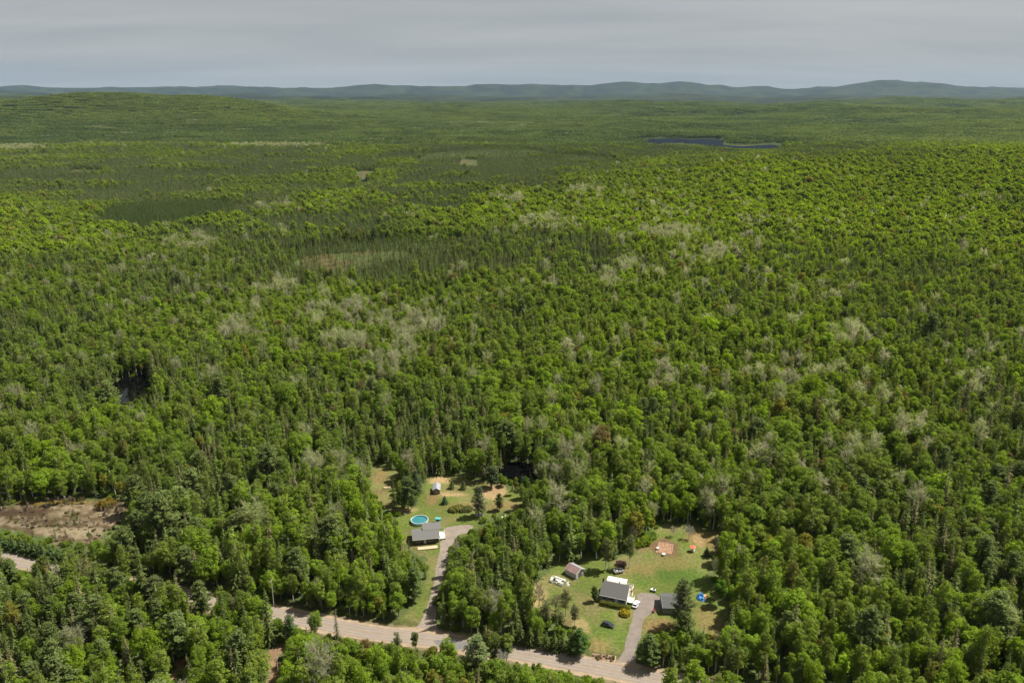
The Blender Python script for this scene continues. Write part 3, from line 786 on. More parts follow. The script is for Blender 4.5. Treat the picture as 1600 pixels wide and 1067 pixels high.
def forest_points():
    sp = 3.8
    ys = np.arange(150, 2760, sp); out = []
    for y0 in ys:
        hw = 0.70 * y0 + 45
        xs = np.arange(-hw, hw, sp)
        out.append(np.stack([xs, np.full(xs.shape, y0)], 1))
    p = np.concatenate(out); fill = np.zeros(len(p), bool)
    q = p[p[:, 1] < 2200] + sp * .5
    p = np.concatenate([p, q]); fill = np.concatenate([fill, np.ones(len(q), bool)])
    p += (R_.random(p.shape) - .5) * sp * 0.95
    x, y = p[:, 0], p[:, 1]
    z = height(x, y)
    px, py, dep = project(x, y, z + 8)
    con, ba, br = chart(px, py, x, y)
    u = R_.random(len(x)); kind = np.full(len(x), 'leafy', dtype='<U8')
    inpl = pip(x, y, PLANT)
    con = np.where(inpl, 1.0, con); ba = np.where(inpl, 0, ba)
    isc = u < con
    kind[isc] = 'spruce'
    spirep = np.clip((con - .45) * 1.0, .10, .5); spirep = np.where(inpl, .05, spirep)
    kind[isc & (R_.random(len(x)) < spirep)] = 'spire'
    u2 = R_.random(len(x))
    kind[(~isc) & (u2 < ba)] = 'bare'
    kind[(~isc) & (u2 >= ba) & (u2 < ba + .28)] = 'aspen'
    pinep = np.where(y < 330, np.where(px < 480, .30, .16), .03)
    kind[(kind == 'spruce') & (R_.random(len(x)) < pinep) & ~inpl] = 'pine'
    keepp = {'leafy': .80, 'aspen': .85, 'bare': .9, 'spruce': .95, 'spire': 1.0, 'pine': .5}
    kind[fill & ((kind == 'bare') | (kind == 'pine'))] = 'leafy'
    kp = np.zeros(len(x))
    for k, v in keepp.items(): kp[kind == k] = v
    for k, v in SPARSE.items():
        kp = np.where(pip(x, y, OPEN[k]), v, kp)
    for b_ in BOGLAND[:1]:
        kp = np.where(pip(x + 60 * (fbm(x / 60, y / 90, 81, 3) - .5), y + 260 * (fbm(x / 60, y / 90, 82, 3) - .5), b_), .62, kp)
    kp = np.where(fill, kp * .8, kp)
    keep = R_.random(len(x)) < kp
    sc = np.clip(R_.normal(1.0, .22, len(x)), .5, 1.5) * (0.92 + .25 * (fbm(x / 90, y / 90, 61, 2) - .5))
    for b_ in BOGLAND:
        sc = np.where(pip(x + 50 * (fbm(x / 60, y / 90, 81, 3) - .5), y + 160 * (fbm(x / 60, y / 90, 82, 3) - .5), b_), sc * .62, sc)
    sc = np.where((kind == 'leafy') & (R_.random(len(x)) < .07), sc * 1.3, sc)
    sc = np.where(fill, sc * .66, sc)
    sc = np.where(inpl, .85, sc)
    sc = np.where(kind == 'leafy', sc * .84, sc); sc = np.where(kind == 'pine', sc * .92, sc)
    # keep open ground open, and do not hide what the photograph shows of it
    top = {'leafy': 15, 'aspen': 16.5, 'spruce': 15.5, 'spire': 13, 'pine': 18, 'bare': 14.5}
    hh = np.zeros(len(x)); rw = np.zeros(len(x))
    for k, v in top.items():
        hh[kind == k] = v; rw[kind == k] = {'leafy': 2.8, 'aspen': 1.8, 'spruce': 1.6, 'spire': .9, 'pine': 2.6, 'bare': 1.8}[k]
    hh *= sc; rw *= sc
    hard = np.zeros(len(x), bool)
    for k in ('lawn_a', 'lawn_b', 'track', 'track_b'): hard |= pip(x, y, OPEN[k])
    for k in WATER_PX: hard |= pip(x, y, WATER[k][1])
    for k in ('meadow_a', 'meadow_b', 'meadow_c'): hard |= pip(x, y, OPEN[k])
    hard |= (dist_road(x, y) < 5.6 + rw * .35) & (y < 700)
    for poly in (DRIVE_A, DRIVE_B): hard |= pip(x, y, [tuple(ground_at(*q)[:2]) for q in poly])
    ROADVIS = [[(14, 868), (30, 866), (56, 876), (50, 886), (18, 880)], [(298, 929), (326, 931), (336, 944), (318, 953), (300, 946)], [(408, 950), (440, 950), (520, 968), (600, 975), (640, 985), (700, 992), (810, 1008), (900, 1025), (960, 1038), (1010, 1050), (1040, 1060), (1040, 1070), (980, 1066), (900, 1048), (800, 1026), (735, 1018), (690, 1015), (600, 999), (530, 992), (470, 975)]]
    through = R_.random(len(x)) < .04
    SAMP = ((.12, 0), (.3, 0), (.5, -.8), (.5, 0), (.5, .8), (.75, -.6), (.75, 0), (.75, .6), (1.02, 0))
    def hides(f, sel):
        xs, ys, zs, h_, r_ = x[sel], y[sel], z[sel], hh[sel] * f, rw[sel] * f
        out = np.zeros(len(xs), bool)
        polys = [(OPEN_PX[k], ys < 900) for k in ('lawn_a', 'lawn_b', 'track', 'track_b', 'bog_left')] + [(WATER_PX[k], ys < 1e9) for k in WATER_PX]
        polys += [(p, (ys < 420) & ~through[sel]) for p in ROADVIS] + [(p, ys < 420) for p in (DRIVE_A, DRIVE_B)]
        for fz, fx in SAMP:
            a, c, _ = project(xs + r_ * fx, ys, zs + h_ * fz)
            for p, w_ in polys: out |= pip(a, c, p) & w_
        return out
    idx_ = np.arange(len(x)); bad = hides(1.0, idx_)
    for f in (.7, .48, .3):
        i = np.where(bad & ~hard)[0]
        fine = ~hides(f, i)
        sc[i[fine]] *= f; bad[i[fine]] = False
    ban = hard | bad
    keep &= ~ban
    i = np.where(keep)[0]
    return x[i], y[i], z[i], kind[i], sc[i], br[i], con[i], fill[i], inpl[i]
fx, fy, fz, fk, fs, fb, fcn, ffill, fpl = forest_points()

def tints(kind, br, x, y):
    k = len(x); c = np.zeros((k, 3))
    n1 = fbm(x / 55, y / 55, 91, 3) - .5; n2 = fbm(x / 140, y / 140, 92, 3) - .5
    t = np.clip(.02 + (br - .35) / .30 * .85 + .7 * n1 + .4 * n2 + .7 * (fbm(x / 330, y / 330, 93, 3) - .5) + R_.normal(0, .13, k), 0, 1.15)[:, None]
    dull = np.array((0.126, 0.186, 0.030)); lime = np.array((0.200, 0.295, 0.018))
    leaf = dull * (1 - t) + lime * t
    leaf *= 1.10 * np.exp(R_.normal(0, .11, (k, 1)))
    w = R_.random(k)[:, None]
    leaf = np.where(w > .80, leaf * .55 + np.array((0.165, 0.190, 0.050)) * .55 * (.85 + .3 * R_.random((k, 1))), leaf)   # half-open greyish foliage
    leaf = np.where(w < .011, np.array((0.165, 0.130, 0.045)) * (.85 + .3 * R_.random((k, 1))), leaf)     # russet young leaves
    leaf = np.where((w > .05) & (w < .075), np.array((0.20, 0.20, 0.035)), leaf)                          # yellow green
    aspen = (.5 * leaf + .5 * np.array((0.160, 0.200, 0.040))) * np.exp(R_.normal(0, .10, (k, 1)))
    barec = (np.array((0.29, 0.325, 0.15)) * (1 - w) + np.array((0.30, 0.30, 0.19)) * w) * np.exp(R_.normal(0, .10, (k, 1)))
    spr = np.array((0.084, 0.110, 0.030)) * np.exp(R_.normal(0, .22, (k, 1))) * (1 + .25 * n1[:, None])
    spr = np.where(w < np.where(y < 420, .22, .07)[:, None], np.array((0.135, 0.130, 0.058)), spr)
    spi = np.array((0.076, 0.102, 0.027)) * np.exp(R_.normal(0, .2, (k, 1)))
    pin = np.array((0.108, 0.140, 0.042)) * np.exp(R_.normal(0, .12, (k, 1)))
    for nm, col in (('leafy', leaf), ('aspen', aspen), ('bare', barec), ('spruce', spr), ('spire', spi), ('pine', pin), ('shrub', leaf)):
        c = np.where((kind == nm)[:, None], col, c)
    return c
ft = tints(fk, fb, fx, fy)
cf_ = (fk == 'spruce') | (fk == 'spire')
ft = np.where(cf_[:, None] & (np.hypot(fx, fy) > 950)[:, None], ft * np.array((.84, .90, .86)), ft)  # coarse far conifers tinted darker: their missing self-shadow is put into the tint
ft = np.where(fpl[:, None], np.array((.042, .072, .012)) * np.exp(R_.normal(0, .12, (len(fx), 1))), ft)

# individual trees: the ones that show largest, each kind up to its limit
LIMIT = {'leafy': 300, 'aspen': 90, 'spruce': 230, 'spire': 70, 'pine': 120, 'bare': 70}
NAMES = {'leafy': 'leafy_tree', 'aspen': 'aspen_tree', 'spruce': 'spruce_tree', 'spire': 'slender_spruce_tree', 'pine': 'pine_tree', 'bare': 'bare_tree', 'shrub': 'shrub', 'fir': 'fir_tree', 'cedar': 'cedar_tree'}
LOOK = {'leafy': 'rounded broadleaf tree', 'aspen': 'thin pale-green tree', 'spruce': 'dark green conical spruce', 'spire': 'narrow dark spire-shaped spruce',
        'pine': 'blue-green tufted pine', 'bare': 'greyish almost leafless tree'}
CATS = {'leafy': 'tree', 'aspen': 'tree', 'spruce': 'spruce', 'spire': 'spruce', 'pine': 'pine', 'bare': 'tree', 'shrub': 'shrub'}
tpx, tpy, tdep = project(fx, fy, fz + 12 * fs)
single = np.zeros(len(fx), bool)
vis = ~ffill & (tpx > -8) & (tpx < 1608) & (tpy < 1072)
for k, m in LIMIT.items():
    i = np.where(vis & (fk == k))[0]
    single[i[np.argsort(tdep[i])[:m]]] = True
def side_of_road(x, y):
    best = None
    for a, c in zip(ROAD[:-1], ROAD[1:]):
        if min(a.x, c.x) <= x <= max(a.x, c.x):
            t = (x - a.x) / (c.x - a.x); return y - (a.y + t * (c.y - a.y))
    return 1
PLACES = []
def place_of(x, y):
    px, py, _ = project(x, y, 0.0)
    if side_of_road(x, y) < 0:
        return 'on the near roadside, ' + ('lower left corner' if px < 200 else 'left of the dirt track' if px < 400 else 'below the pool house' if px < 720 else 'below the white house')
    if px < 240: return 'around the brown clearing behind the road'
    if px < 440: return 'right of the brown clearing behind the road'
    if px < 640: return 'behind the road left of the pool house'
    if px < 850: return 'between the two house lots'
    if px < 1010: return 'around the white house lawn'
    if px < 1190: return 'around the garage and big pine'
    return 'in the woods right of the garage' + (', lower right corner' if py > 1000 and px > 1400 else ', bottom edge' if py > 1000 else ', right edge' if px > 1450 else '')
def put_tree(kind, proto, x, y, z, s, rot, tint, label, group, name=None, cat=None):
    e = thing(name or NAMES[kind], (x, y, z), rot, label, cat or CATS[kind], group)
    e.scale = s if hasattr(s, '__len__') else (s, s, s)
    tr = link('trunk', proto.trunk, e)
    c = link('crown', proto.crown, e)
    c['tint'] = [float(q) for q in tint]
    return e
for i in np.where(single)[0]:
    k = fk[i]; pl = place_of(fx[i], fy[i])
    pr = NEAR[k][int(R_.integers(len(NEAR[k])))]
    s = fs[i]; w = s * (.88 + .36 * R_.random())
    tone = ''
    if k == 'leafy':
        g_ = ft[i]; tone = 'russet ' if g_[0] > g_[1] * 1.15 else 'yellow-green ' if g_[0] > g_[1] * .95 else 'bright green ' if g_[1] > .19 else 'dull green ' if g_[1] < .145 else 'mid-green '
    size = 'small ' if s < .62 else 'tall ' if s > 1.17 else ''
    look = size + tone + LOOK[k]
    put_tree(k, pr, fx[i], fy[i], fz[i], (w, w, s), R_.random() * 6.28, ft[i], look + ' ' + pl, look + 's ' + pl)

# ---- the rest of the wood: one instanced mass
def instancer(name, pts, index, rot, scl, tint, meshes, label):
    col = bpy.data.collections.new(name + '_kinds')
    for j, me in enumerate(meshes):
        o = bpy.data.objects.new('%s_%03d' % (name, j), me); col.objects.link(o)
    me = bpy.data.meshes.new(name); me.vertices.add(len(pts)); me.vertices.foreach_set('co', np.asarray(pts, np.float32).ravel())
    a = me.attributes.new('pick', 'INT', 'POINT'); a.data.foreach_set('value', np.asarray(index, np.int32))
    a = me.attributes.new('turn', 'FLOAT_VECTOR', 'POINT'); a.data.foreach_set('vector', np.asarray(rot, np.float32).ravel())
    a = me.attributes.new('size', 'FLOAT_VECTOR', 'POINT'); a.data.foreach_set('vector', np.asarray(scl, np.float32).ravel())
    a = me.attributes.new('tint', 'FLOAT_COLOR', 'POINT'); c = np.ones((len(pts), 4), np.float32); c[:, :3] = tint; a.data.foreach_set('color', c.ravel())
    me.update()
    o = link(name, me); tag(o, label, None, None, 'stuff')
    g = bpy.data.node_groups.new(name, 'GeometryNodeTree')
    g.interface.new_socket('Geometry', in_out='INPUT', socket_type='NodeSocketGeometry'); g.interface.new_socket('Geometry', in_out='OUTPUT', socket_type='NodeSocketGeometry')
    nn = g.nodes; gi = nn.new('NodeGroupInput'); go = nn.new('NodeGroupOutput')
    ci = nn.new('GeometryNodeCollectionInfo'); ci.inputs['Collection'].default_value = col; ci.inputs['Separate Children'].default_value = True; ci.inputs['Reset Children'].default_value = True
    ip = nn.new('GeometryNodeInstanceOnPoints'); ip.inputs['Pick Instance'].default_value = True
    def na(nm, ty):
        q = nn.new('GeometryNodeInputNamedAttribute'); q.data_type = ty; q.inputs['Name'].default_value = nm; return q.outputs['Attribute']
    ln = g.links.new
    ln(gi.outputs[0], ip.inputs['Points']); ln(ci.outputs[0], ip.inputs['Instance'])
    ln(na('pick', 'INT'), ip.inputs['Instance Index']); ln(na('turn', 'FLOAT_VECTOR'), ip.inputs['Rotation']); ln(na('size', 'FLOAT_VECTOR'), ip.inputs['Scale'])
    ln(ip.outputs[0], go.inputs[0])
    m = o.modifiers.new('scatter', 'NODES'); m.node_group = g
    return o
meshes = []; start = {}
for lod, D in (('n', NEAR), ('f', FAR)):
    for k, v in D.items():
        start[(lod, k)] = (len(meshes), len(v)); meshes += [t.whole for t in v]
rest = np.where(~single)[0]
pick = np.zeros(len(rest), int)
dist = np.hypot(fx[rest], fy[rest])
for k in ('leafy', 'aspen', 'spruce', 'spire', 'pine', 'bare'):
    for lod in ('n', 'f'):
        mk = {'aspen': 'leafy', 'pine': 'spruce'}.get(k, k) if lod == 'f' else k
        s0, cnt = start[(lod, mk)]
        m = (fk[rest] == k) & ((dist < 950) if lod == 'n' else (dist >= 950))
        pick[m] = s0 + R_.integers(0, cnt, m.sum())
rw_ = (.88 + .36 * R_.random(len(rest)))
scl = np.stack([fs[rest] * rw_, fs[rest] * rw_, fs[rest]], 1)
rot = np.zeros((len(rest), 3)); rot[:, 2] = R_.random(len(rest)) * 6.28
rot[:, 0] = R_.normal(0, .03, len(rest)); rot[:, 1] = R_.normal(0, .03, len(rest))
instancer('forest', np.stack([fx[rest], fy[rest], fz[rest]], 1), pick, rot, scl, ft[rest], meshes, 'mixed spring forest of broadleaf trees and spruces filling the plain')

# understorey in the nearest woods
k = 11000
ux = R_.random(k) * 560 - 280; uy = 165 + R_.random(k) ** .8 * 330
ok = np.ones(k, bool)
for q in ('lawn_a', 'lawn_b', 'track', 'track_b', 'bog_left'):
    ok &= ~pip(ux, uy, OPEN[q])
for q in WATER: ok &= ~pip(ux, uy, WATER[q][1])
ok &= dist_road(ux, uy) > 5.5
for q in (DRIVE_A, DRIVE_B):
    ok &= ~pip(ux, uy, [tuple(ground_at(*p)[:2]) for p in q])
ux, uy = ux[ok], uy[ok]; k = len(ux)
s0, cnt = start[('n', 'shrub')]
us = .6 + .9 * R_.random(k)
ut = tints(np.full(k, 'shrub'), np.full(k, .45), ux, uy) * .85
rot = np.zeros((k, 3)); rot[:, 2] = R_.random(k) * 6.28
bx0 = np.array(OPEN['bog_left']); kb = 900
bx = bx0[:, 0].min() + R_.random(kb) * np.ptp(bx0[:, 0]); by = bx0[:, 1].min() + R_.random(kb) * np.ptp(bx0[:, 1])
okb = pip(bx, by, OPEN['bog_left']) & (fbm(bx / 9, by / 5, 77, 2) > .47); bx, by = bx[okb], by[okb]; kb = len(bx)
b0, bc = start[('n', 'bare')]; isb_ = R_.random(kb) < .55
up_ = np.concatenate([s0 + R_.integers(0, cnt, k), np.where(isb_, b0 + R_.integers(0, bc, kb), s0 + R_.integers(0, cnt, kb))])
bs = np.where(isb_, .10 + .12 * R_.random(kb), .25 + .4 * R_.random(kb))
ux = np.concatenate([ux, bx]); uy = np.concatenate([uy, by]); us = np.concatenate([us, bs])
pal = np.array([(.24, .19, .14), (.30, .26, .20), (.12, .14, .04), (.16, .11, .06), (.15, .18, .05)])
ut = np.concatenate([ut, pal[R_.integers(0, len(pal), kb)]]); k = len(ux); rot = np.zeros((k, 3)); rot[:, 2] = R_.random(k) * 6.28
instancer('undergrowth', np.stack([ux, uy, np.zeros(k)], 1), up_, rot, np.stack([us, us, us * 1.1], 1), ut, meshes, 'low green shrubs and saplings between the nearer trees')

# woods beyond 3 km, as stands
sx = []; sy_ = []
y0 = 2720.0
while y0 < 11000:
    sp = 50 if y0 < 6500 else 56
    xs = np.arange(-.72 * y0, .72 * y0, sp); sx.append(xs); sy_.append(np.full(xs.shape, y0)); y0 += sp
sx = np.concatenate(sx); sy_ = np.concatenate(sy_)
sx = sx + (R_.random(len(sx)) - .5) * 36; sy_ = sy_ + (R_.random(len(sx)) - .5) * 36
sz_ = height(sx, sy_)
ok = np.ones(len(sx), bool)
for q in WATER:
    zl, poly = WATER[q]
    for ox, oy in ((0, 0), (38, 0), (-38, 0), (0, 38), (0, -38)):
        ok &= ~pip(sx + ox, sy_ + oy, poly)
for oz, ox in ((13, 0), (13, -30), (13, 30), (7, 0)):
    a, c, _ = project(sx + ox, sy_, sz_ + oz)
    for q in WATER_PX: ok &= ~pip(a, c, WATER_PX[q])
sx, sy_, sz_ = sx[ok], sy_[ok], sz_[ok]
px, py, dep = project(sx, sy_, sz_ + 8)
con, ba, br = chart(px, py, sx, sy_)
nn1 = fbm(sx / 420, sy_ / 420, 120, 4) - .5
con = np.clip(con + nn1 * 2.2 + R_.normal(0, .12, len(sx)), 0, 1)
pick = np.clip((con * 4.99).astype(int), 0, 4)
t = np.clip((br - .33) / .33 + 1.2 * (fbm(sx / 300, sy_ / 300, 121, 3) - .5), 0, 1.1)[:, None]
tn = np.array((0.060, 0.088, 0.032)) * (1 - t) + np.array((0.116, 0.154, 0.042)) * t
isb = (R_.random(len(sx)) < ba * .4)
tn = np.where(isb[:, None], np.array((0.165, 0.185, 0.085)), tn); tn *= np.exp(R_.normal(0, .10, (len(sx), 1)))
pick = np.where(isb, 1, pick)
rot = np.zeros((len(sx), 3)); rot[:, 2] = R_.random(len(sx)) * 6.28
instancer('distant_forest', np.stack([sx, sy_, sz_], 1), pick, rot, np.ones((len(sx), 3)) * (.95 + .15 * R_.random((len(sx), 1))), tn, STANDS, 'distant wooded hills beyond the lake')

# ------------------------------------------------------------------ things on the two lots
M_WHITE = plain('white_siding', (0.55, 0.53, 0.48), 0.6, 0.06, 2)
M_CREAM = plain('cream_roofing', (0.72, 0.68, 0.55), 0.5, 0.05, 1)
M_SLATE = plain('slate_blue', (0.10, 0.12, 0.17), 0.7, 0.15, 3)
M_DARKWOOD = plain('dark_siding', (0.075, 0.06, 0.05), 0.8, 0.25, 4)
M_SHINGLE = plain('grey_shingles', (0.083, 0.081, 0.077), 0.9, 0.16, 9, bump=0.3)
M_SHINGLE2 = plain('weathered_shingles', (0.058, 0.060, 0.056), 0.9, 0.3, 3, bump=0.3)
M_SHINGLE3 = plain('mid_grey_shingles', (0.092, 0.090, 0.087), 0.9, 0.12, 8, bump=0.3)
M_REDROOF = plain('faded_red_roofing', (0.160, 0.100, 0.092), 0.8, 0.3, 1.2)
M_GREYMETAL = plain('grey_metal_roofing', (0.224, 0.232, 0.248), 0.45, 0.18, 1.5)
M_GLASS = plain('window_glass', (0.03, 0.04, 0.05), 0.08, 0.1, 1)
M_WOOD = plain('weathered_wood', (0.272, 0.192, 0.120), 0.85, 0.3, 2.5)
M_PALEWOOD = plain('pale_sawn_wood', (0.400, 0.304, 0.192), 0.85, 0.25, 2)
M_CONCRETE = plain('concrete', (0.240, 0.224, 0.200), 0.9, 0.15, 2)
M_TYRE = plain('tyre_rubber', (0.02, 0.02, 0.02), 0.9, 0.2, 5)
M_STEEL = plain('steel', (0.45, 0.46, 0.47), 0.35, 0.1, 5, 0.8)
M_PINK = plain('pink_blossom', (0.60, 0.16, 0.38), 0.8, 0.2, 5)
def v3(p, z=0.0): return Vector((p[0], p[1], z))

def windows(parent, rects, mat_frame=None):
    """rects: (face, along, z0, width, height, plane) in the parent's frame; face 'f' looks to -y, 'r' to +x, 'b' to +y"""
    for face, a, z0, w_, h_, pl in rects:
        fr = MB(); gl = MB(); t = .07
        for (u0, u1, q0, q1) in ((a - t, a, z0 - t, z0 + h_ + t), (a + w_, a + w_ + t, z0 - t, z0 + h_ + t), (a, a + w_, z0 - t, z0), (a, a + w_, z0 + h_, z0 + h_ + t), (a + w_ / 2 - .02, a + w_ / 2 + .02, z0, z0 + h_)):
            if face == 'f': fr.box(u0, u1, pl - .05, pl + .01, q0, q1)
            elif face == 'b': fr.box(u0, u1, pl - .01, pl + .05, q0, q1)
            else: fr.box(pl - .01, pl + .05, u0, u1, q0, q1)
        if face == 'f': gl.box(a, a + w_, pl - .02, pl + .01, z0, z0 + h_)
        elif face == 'b': gl.box(a, a + w_, pl - .01, pl + .02, z0, z0 + h_)
        else: gl.box(pl - .01, pl + .02, a, a + w_, z0, z0 + h_)
        o = fr.obj('window', mat_frame or M_WHITE, parent)
        gl.obj('pane', M_GLASS, o)
def gable_roof(parent, x0, x1, y0, y1, ze, zr, mat, axis='x', th=.16, name='roof'):
    mb = MB()
    if axis == 'x':
        ym = (y0 + y1) / 2
        prof = [(y0, ze), (ym, zr), (y1, ze), (y1, ze + th), (ym, zr + th), (y0, ze + th)]
        for a, c in (((y0, ze), (ym, zr)), ((ym, zr), (y1, ze))):
            mb.prism([a, c, (c[0], c[1] + th), (a[0], a[1] + th)], x0, x1, 'x')
    else:
        xm = (x0 + x1) / 2
        for a, c in (((x0, ze), (xm, zr)), ((xm, zr), (x1, ze))):
            mb.prism([a, c, (c[0], c[1] + th), (a[0], a[1] + th)], y0, y1, 'y')
    return mb.obj(name, mat, parent)
def railing(parent, pts, z, h=.95, mat=None, name='railing', step=1.3):
    mb = MB(); mat = mat or M_WHITE
    for a, c in zip(pts[:-1], pts[1:]):
        a = Vector(a + (0,)); c = Vector(c + (0,)); k = max(1, int((c - a).length / step))
        for j in range(k + 1):
            p = a.lerp(c, j / k); mb.box(p.x - .05, p.x + .05, p.y - .05, p.y + .05, z, z + h + .05)
        for q in (h, h * .5, .12):
            mb.tube([a + Vector((0, 0, z + q)), c + Vector((0, 0, z + q))], .045, 4)
    return mb.obj(name, mat, parent)

# --- white house
eL = ground_at(936.3, 928.8, 2.7); eR = ground_at(979.4, 937.5, 2.7)
rzA = math.atan2(eR.y - eL.y, eR.x - eL.x)
ux_, uy_ = math.cos(rzA), math.sin(rzA)
oA = Vector((eL.x + .3 * ux_ - .4 * uy_, eL.y + .3 * uy_ + .4 * ux_, 0))
A = thing('house', oA, rzA, 'white house with dark grey gable roof and cream rear extension beside the driveway', 'house')
LA = (eR - eL).length - .6; DA = 8.4
wm = MB(); wm.prism([(0, 0), (DA, 0), (DA, 2.7), (DA / 2, 5.45), (0, 2.7)], 0.0, LA, 'x')
wm.obj('wall', M_WHITE, A)
fm = MB(); fm.box(.06, LA - .06, -.03, .0, .55, 2.62); fm.obj('front_panel', M_SLATE, A)  # thin dark slate-blue sheet over the white front wall only
MB().box(-.05, LA + .05, -.06, DA + .05, 0, .5).obj('foundation', M_CONCRETE, A)
rf = gable_roof(A, -.3, LA + .3, -.42, DA + .42, 2.47, 5.5, M_SHINGLE)
MB().box(-.25, .35, 4.0, 4.7, 5.1, 6.7).obj('chimney', plain('brick_chimney', (.12, .07, .05), .9, .3, 6), rf)
MB().tube([(5.7, 4.7, 5.3), (5.7, 4.7, 6.2)], .16, 8).obj('vent_pipe', M_DARKWOOD, rf)
for yy in (-.42, DA + .36):
    MB().box(-.3, LA + .3, yy - .06, yy + .0, 2.40, 2.62).obj('gutter', M_WHITE, A)
for s in (0, 1):
    y0, y1 = ((-.42, DA / 2) if s == 0 else (DA / 2, DA + .42)); z0, z1 = ((2.5, 5.5) if s == 0 else (5.5, 2.5))
    MB().prism([(y0, z0 - .12), (y1, z1 - .12), (y1, z1 + .18), (y0, z0 + .18)], LA + .3, LA + .36, 'x').obj('fascia', M_WHITE, A)
windows(A, [('f', .9, 1.1, 1.2, 1.0, -.03), ('f', 3.0, 1.1, 1.5, 1.0, -.03), ('f', 7.2, 1.1, 1.4, 1.0, -.03), ('r', 1.2, 1.0, 1.2, 1.1, LA), ('r', 6.0, 1.0, 1.2, 1.1, LA), ('r', 3.6, 3.3, 1.1, 1.0, LA)])
dm = MB(); dm.box(5.3, 6.2, -.07, -.03, .6, 2.5); d_ = dm.obj('door', M_WHITE, A); MB().box(6.02, 6.1, -.12, -.07, 1.5, 1.6).obj('handle', M_STEEL, d_)
ex = MB(); ex.box(.5, 7.1, DA + .02, DA + 2.7, 0, 2.78); ex.obj('extension', M_WHITE, A)
MB().box(.3, 7.3, DA + .43, DA + 3.1, 2.80, 2.96).obj('extension_roof', M_CREAM, A)
MB().box(7.3, LA + .6, DA + .06, DA + 2.6, .7, .85).obj('rear_deck', M_WOOD, A)
railing(A, [(7.4, DA + 2.55), (LA + .55, DA + 2.55), (LA + .55, DA + .2)], .85)
MB().box(LA + .03, LA + 2.2, 1.4, 4.6, .6, .78).obj('side_deck', M_WHITE, A)
railing(A, [(LA + .2, 1.45), (LA + 2.15, 1.45), (LA + 2.15, 4.55), (LA + 1.2, 4.55)], .78)
railing(A, [(LA + .2, 4.8), (LA + 1.0, 4.8), (LA + 1.0, 7.4)], .4, .8)
for j in range(3):
    MB().box(LA + .1, LA + 1.15, 4.62 + j * .3, 4.92 + j * .3, 0, .58 - j * .19).obj('step', M_PALEWOOD, A)

# --- garage
gl_ = ground_at(1032, 947, 2.5)
B = thing('garage', (51.8, 232.6, 0), math.radians(-2), 'grey garage with weathered shingle roof partly hidden by the tall pine', 'garage')
LB, DB = 7.0, 8.0
MB().prism([(0, 0), (DB, 0), (DB, 2.5), (DB / 2, 3.9), (0, 2.5)], 0, LB, 'x').obj('wall', plain('grey_siding', (.17, .17, .165), .8, .15, 3), B)
gable_roof(B, -.35, LB + .35, -.4, DB + .4, 2.32, 3.95, M_SHINGLE2)
gd = MB(); gd.box(-.06, 0, 1.2, 3.9, .05, 2.2); gdo = gd.obj('garage_door', M_GREYMETAL, B)
for z in (.55, 1.1, 1.65):
    MB().box(-.08, -.055, 1.2, 3.9, z - .02, z + .02).obj('panel_joint', M_SLATE, gdo)
MB().box(-.06, 0, 5.2, 6.1, .05, 2.1).obj('door', M_WHITE, B)
windows(B, [('f', 1.2, 1.1, 1.1, .9, 0), ('f', 4.4, 1.1, 1.1, .9, 0)])
for s in (0, 1):
    y0, y1 = ((-.4, DB / 2) if s == 0 else (DB / 2, DB + .4)); z0, z1 = ((2.35, 3.95) if s == 0 else (3.95, 2.35))
    MB().prism([(y0, z0 - .12), (y1, z1 - .12), (y1, z1 + .16), (y0, z0 + .16)], -.41, -.35, 'x').obj('fascia', M_GREYMETAL, B)

# --- pool house
hL = ground_at(644.5, 844.3, 2.4); hR = ground_at(687.5, 840, 2.4)
rzC = math.atan2(hR.y - hL.y, hR.x - hL.x); ux_, uy_ = math.cos(rzC), math.sin(rzC)
oC = Vector((hL.x + .4 * ux_ - .7 * uy_, hL.y + .4 * uy_ + .7 * ux_, 0))
Cc_ = thing('house', oC, rzC, 'low grey-roofed house with dark front wall below the round pool', 'house')
LC = (hR - hL).length - .8; DC = 7.2
MB().prism([(0, 0), (DC, 0), (DC, 2.5), (DC / 2, 3.5), (0, 2.5)], 0, LC, 'x').obj('wall', M_DARKWOOD, Cc_)
rc = gable_roof(Cc_, -.4, LC + .4, -.75, DC + .35, 2.36, 3.62, M_SHINGLE3)
MB().tube([(3.9, 4.9, 3.2), (3.9, 4.9, 4.0)], .22, 8).obj('vent_pipe', M_DARKWOOD, rc)
MB().box(4.4, 11.0, DC + .02, DC + 3.2, 0, 2.75).obj('extension', M_WHITE, Cc_)
er = MB(); er.prism([(DC / 2 + .05, 3.66), (DC + 3.5, 2.80), (DC + 3.5, 2.94), (DC / 2 + .05, 3.80)], 4.1, LC + 1.6, 'x'); er.obj('extension_roof', M_SHINGLE3, Cc_)
MB().box(-.4, LC + .4, -.82, -.76, 2.30, 2.52).obj('gutter', M_WHITE, Cc_)
windows(Cc_, [('f', 1.2, 1.0, 1.3, 1.0, 0), ('f', 6.0, .9, 1.8, 1.2, 0), ('r', 1.0, 1.0, 1.4, 1.0, LC), ('r', 4.6, 1.0, 1.4, 1.0, LC)])
MB().box(4.1, 5.0, -.04, 0, .1, 2.15).obj('door', M_WHITE, Cc_)
MB().box(LC + .05, LC + 3.0, 1.6, 7.0, .3, .55).obj('side_deck', M_CREAM, Cc_)
railing(Cc_, [(LC + .6, 1.7), (LC + 2.9, 1.7), (LC + 2.9, 6.9)], .55, 1.0)
for (a, c) in ((LC + 2.8, 6.7), (LC + 2.8, 3.6)):
    MB().box(a - .08, a + .08, c - .08, c + .08, .55, 2.5).obj('post', M_WHITE, Cc_)
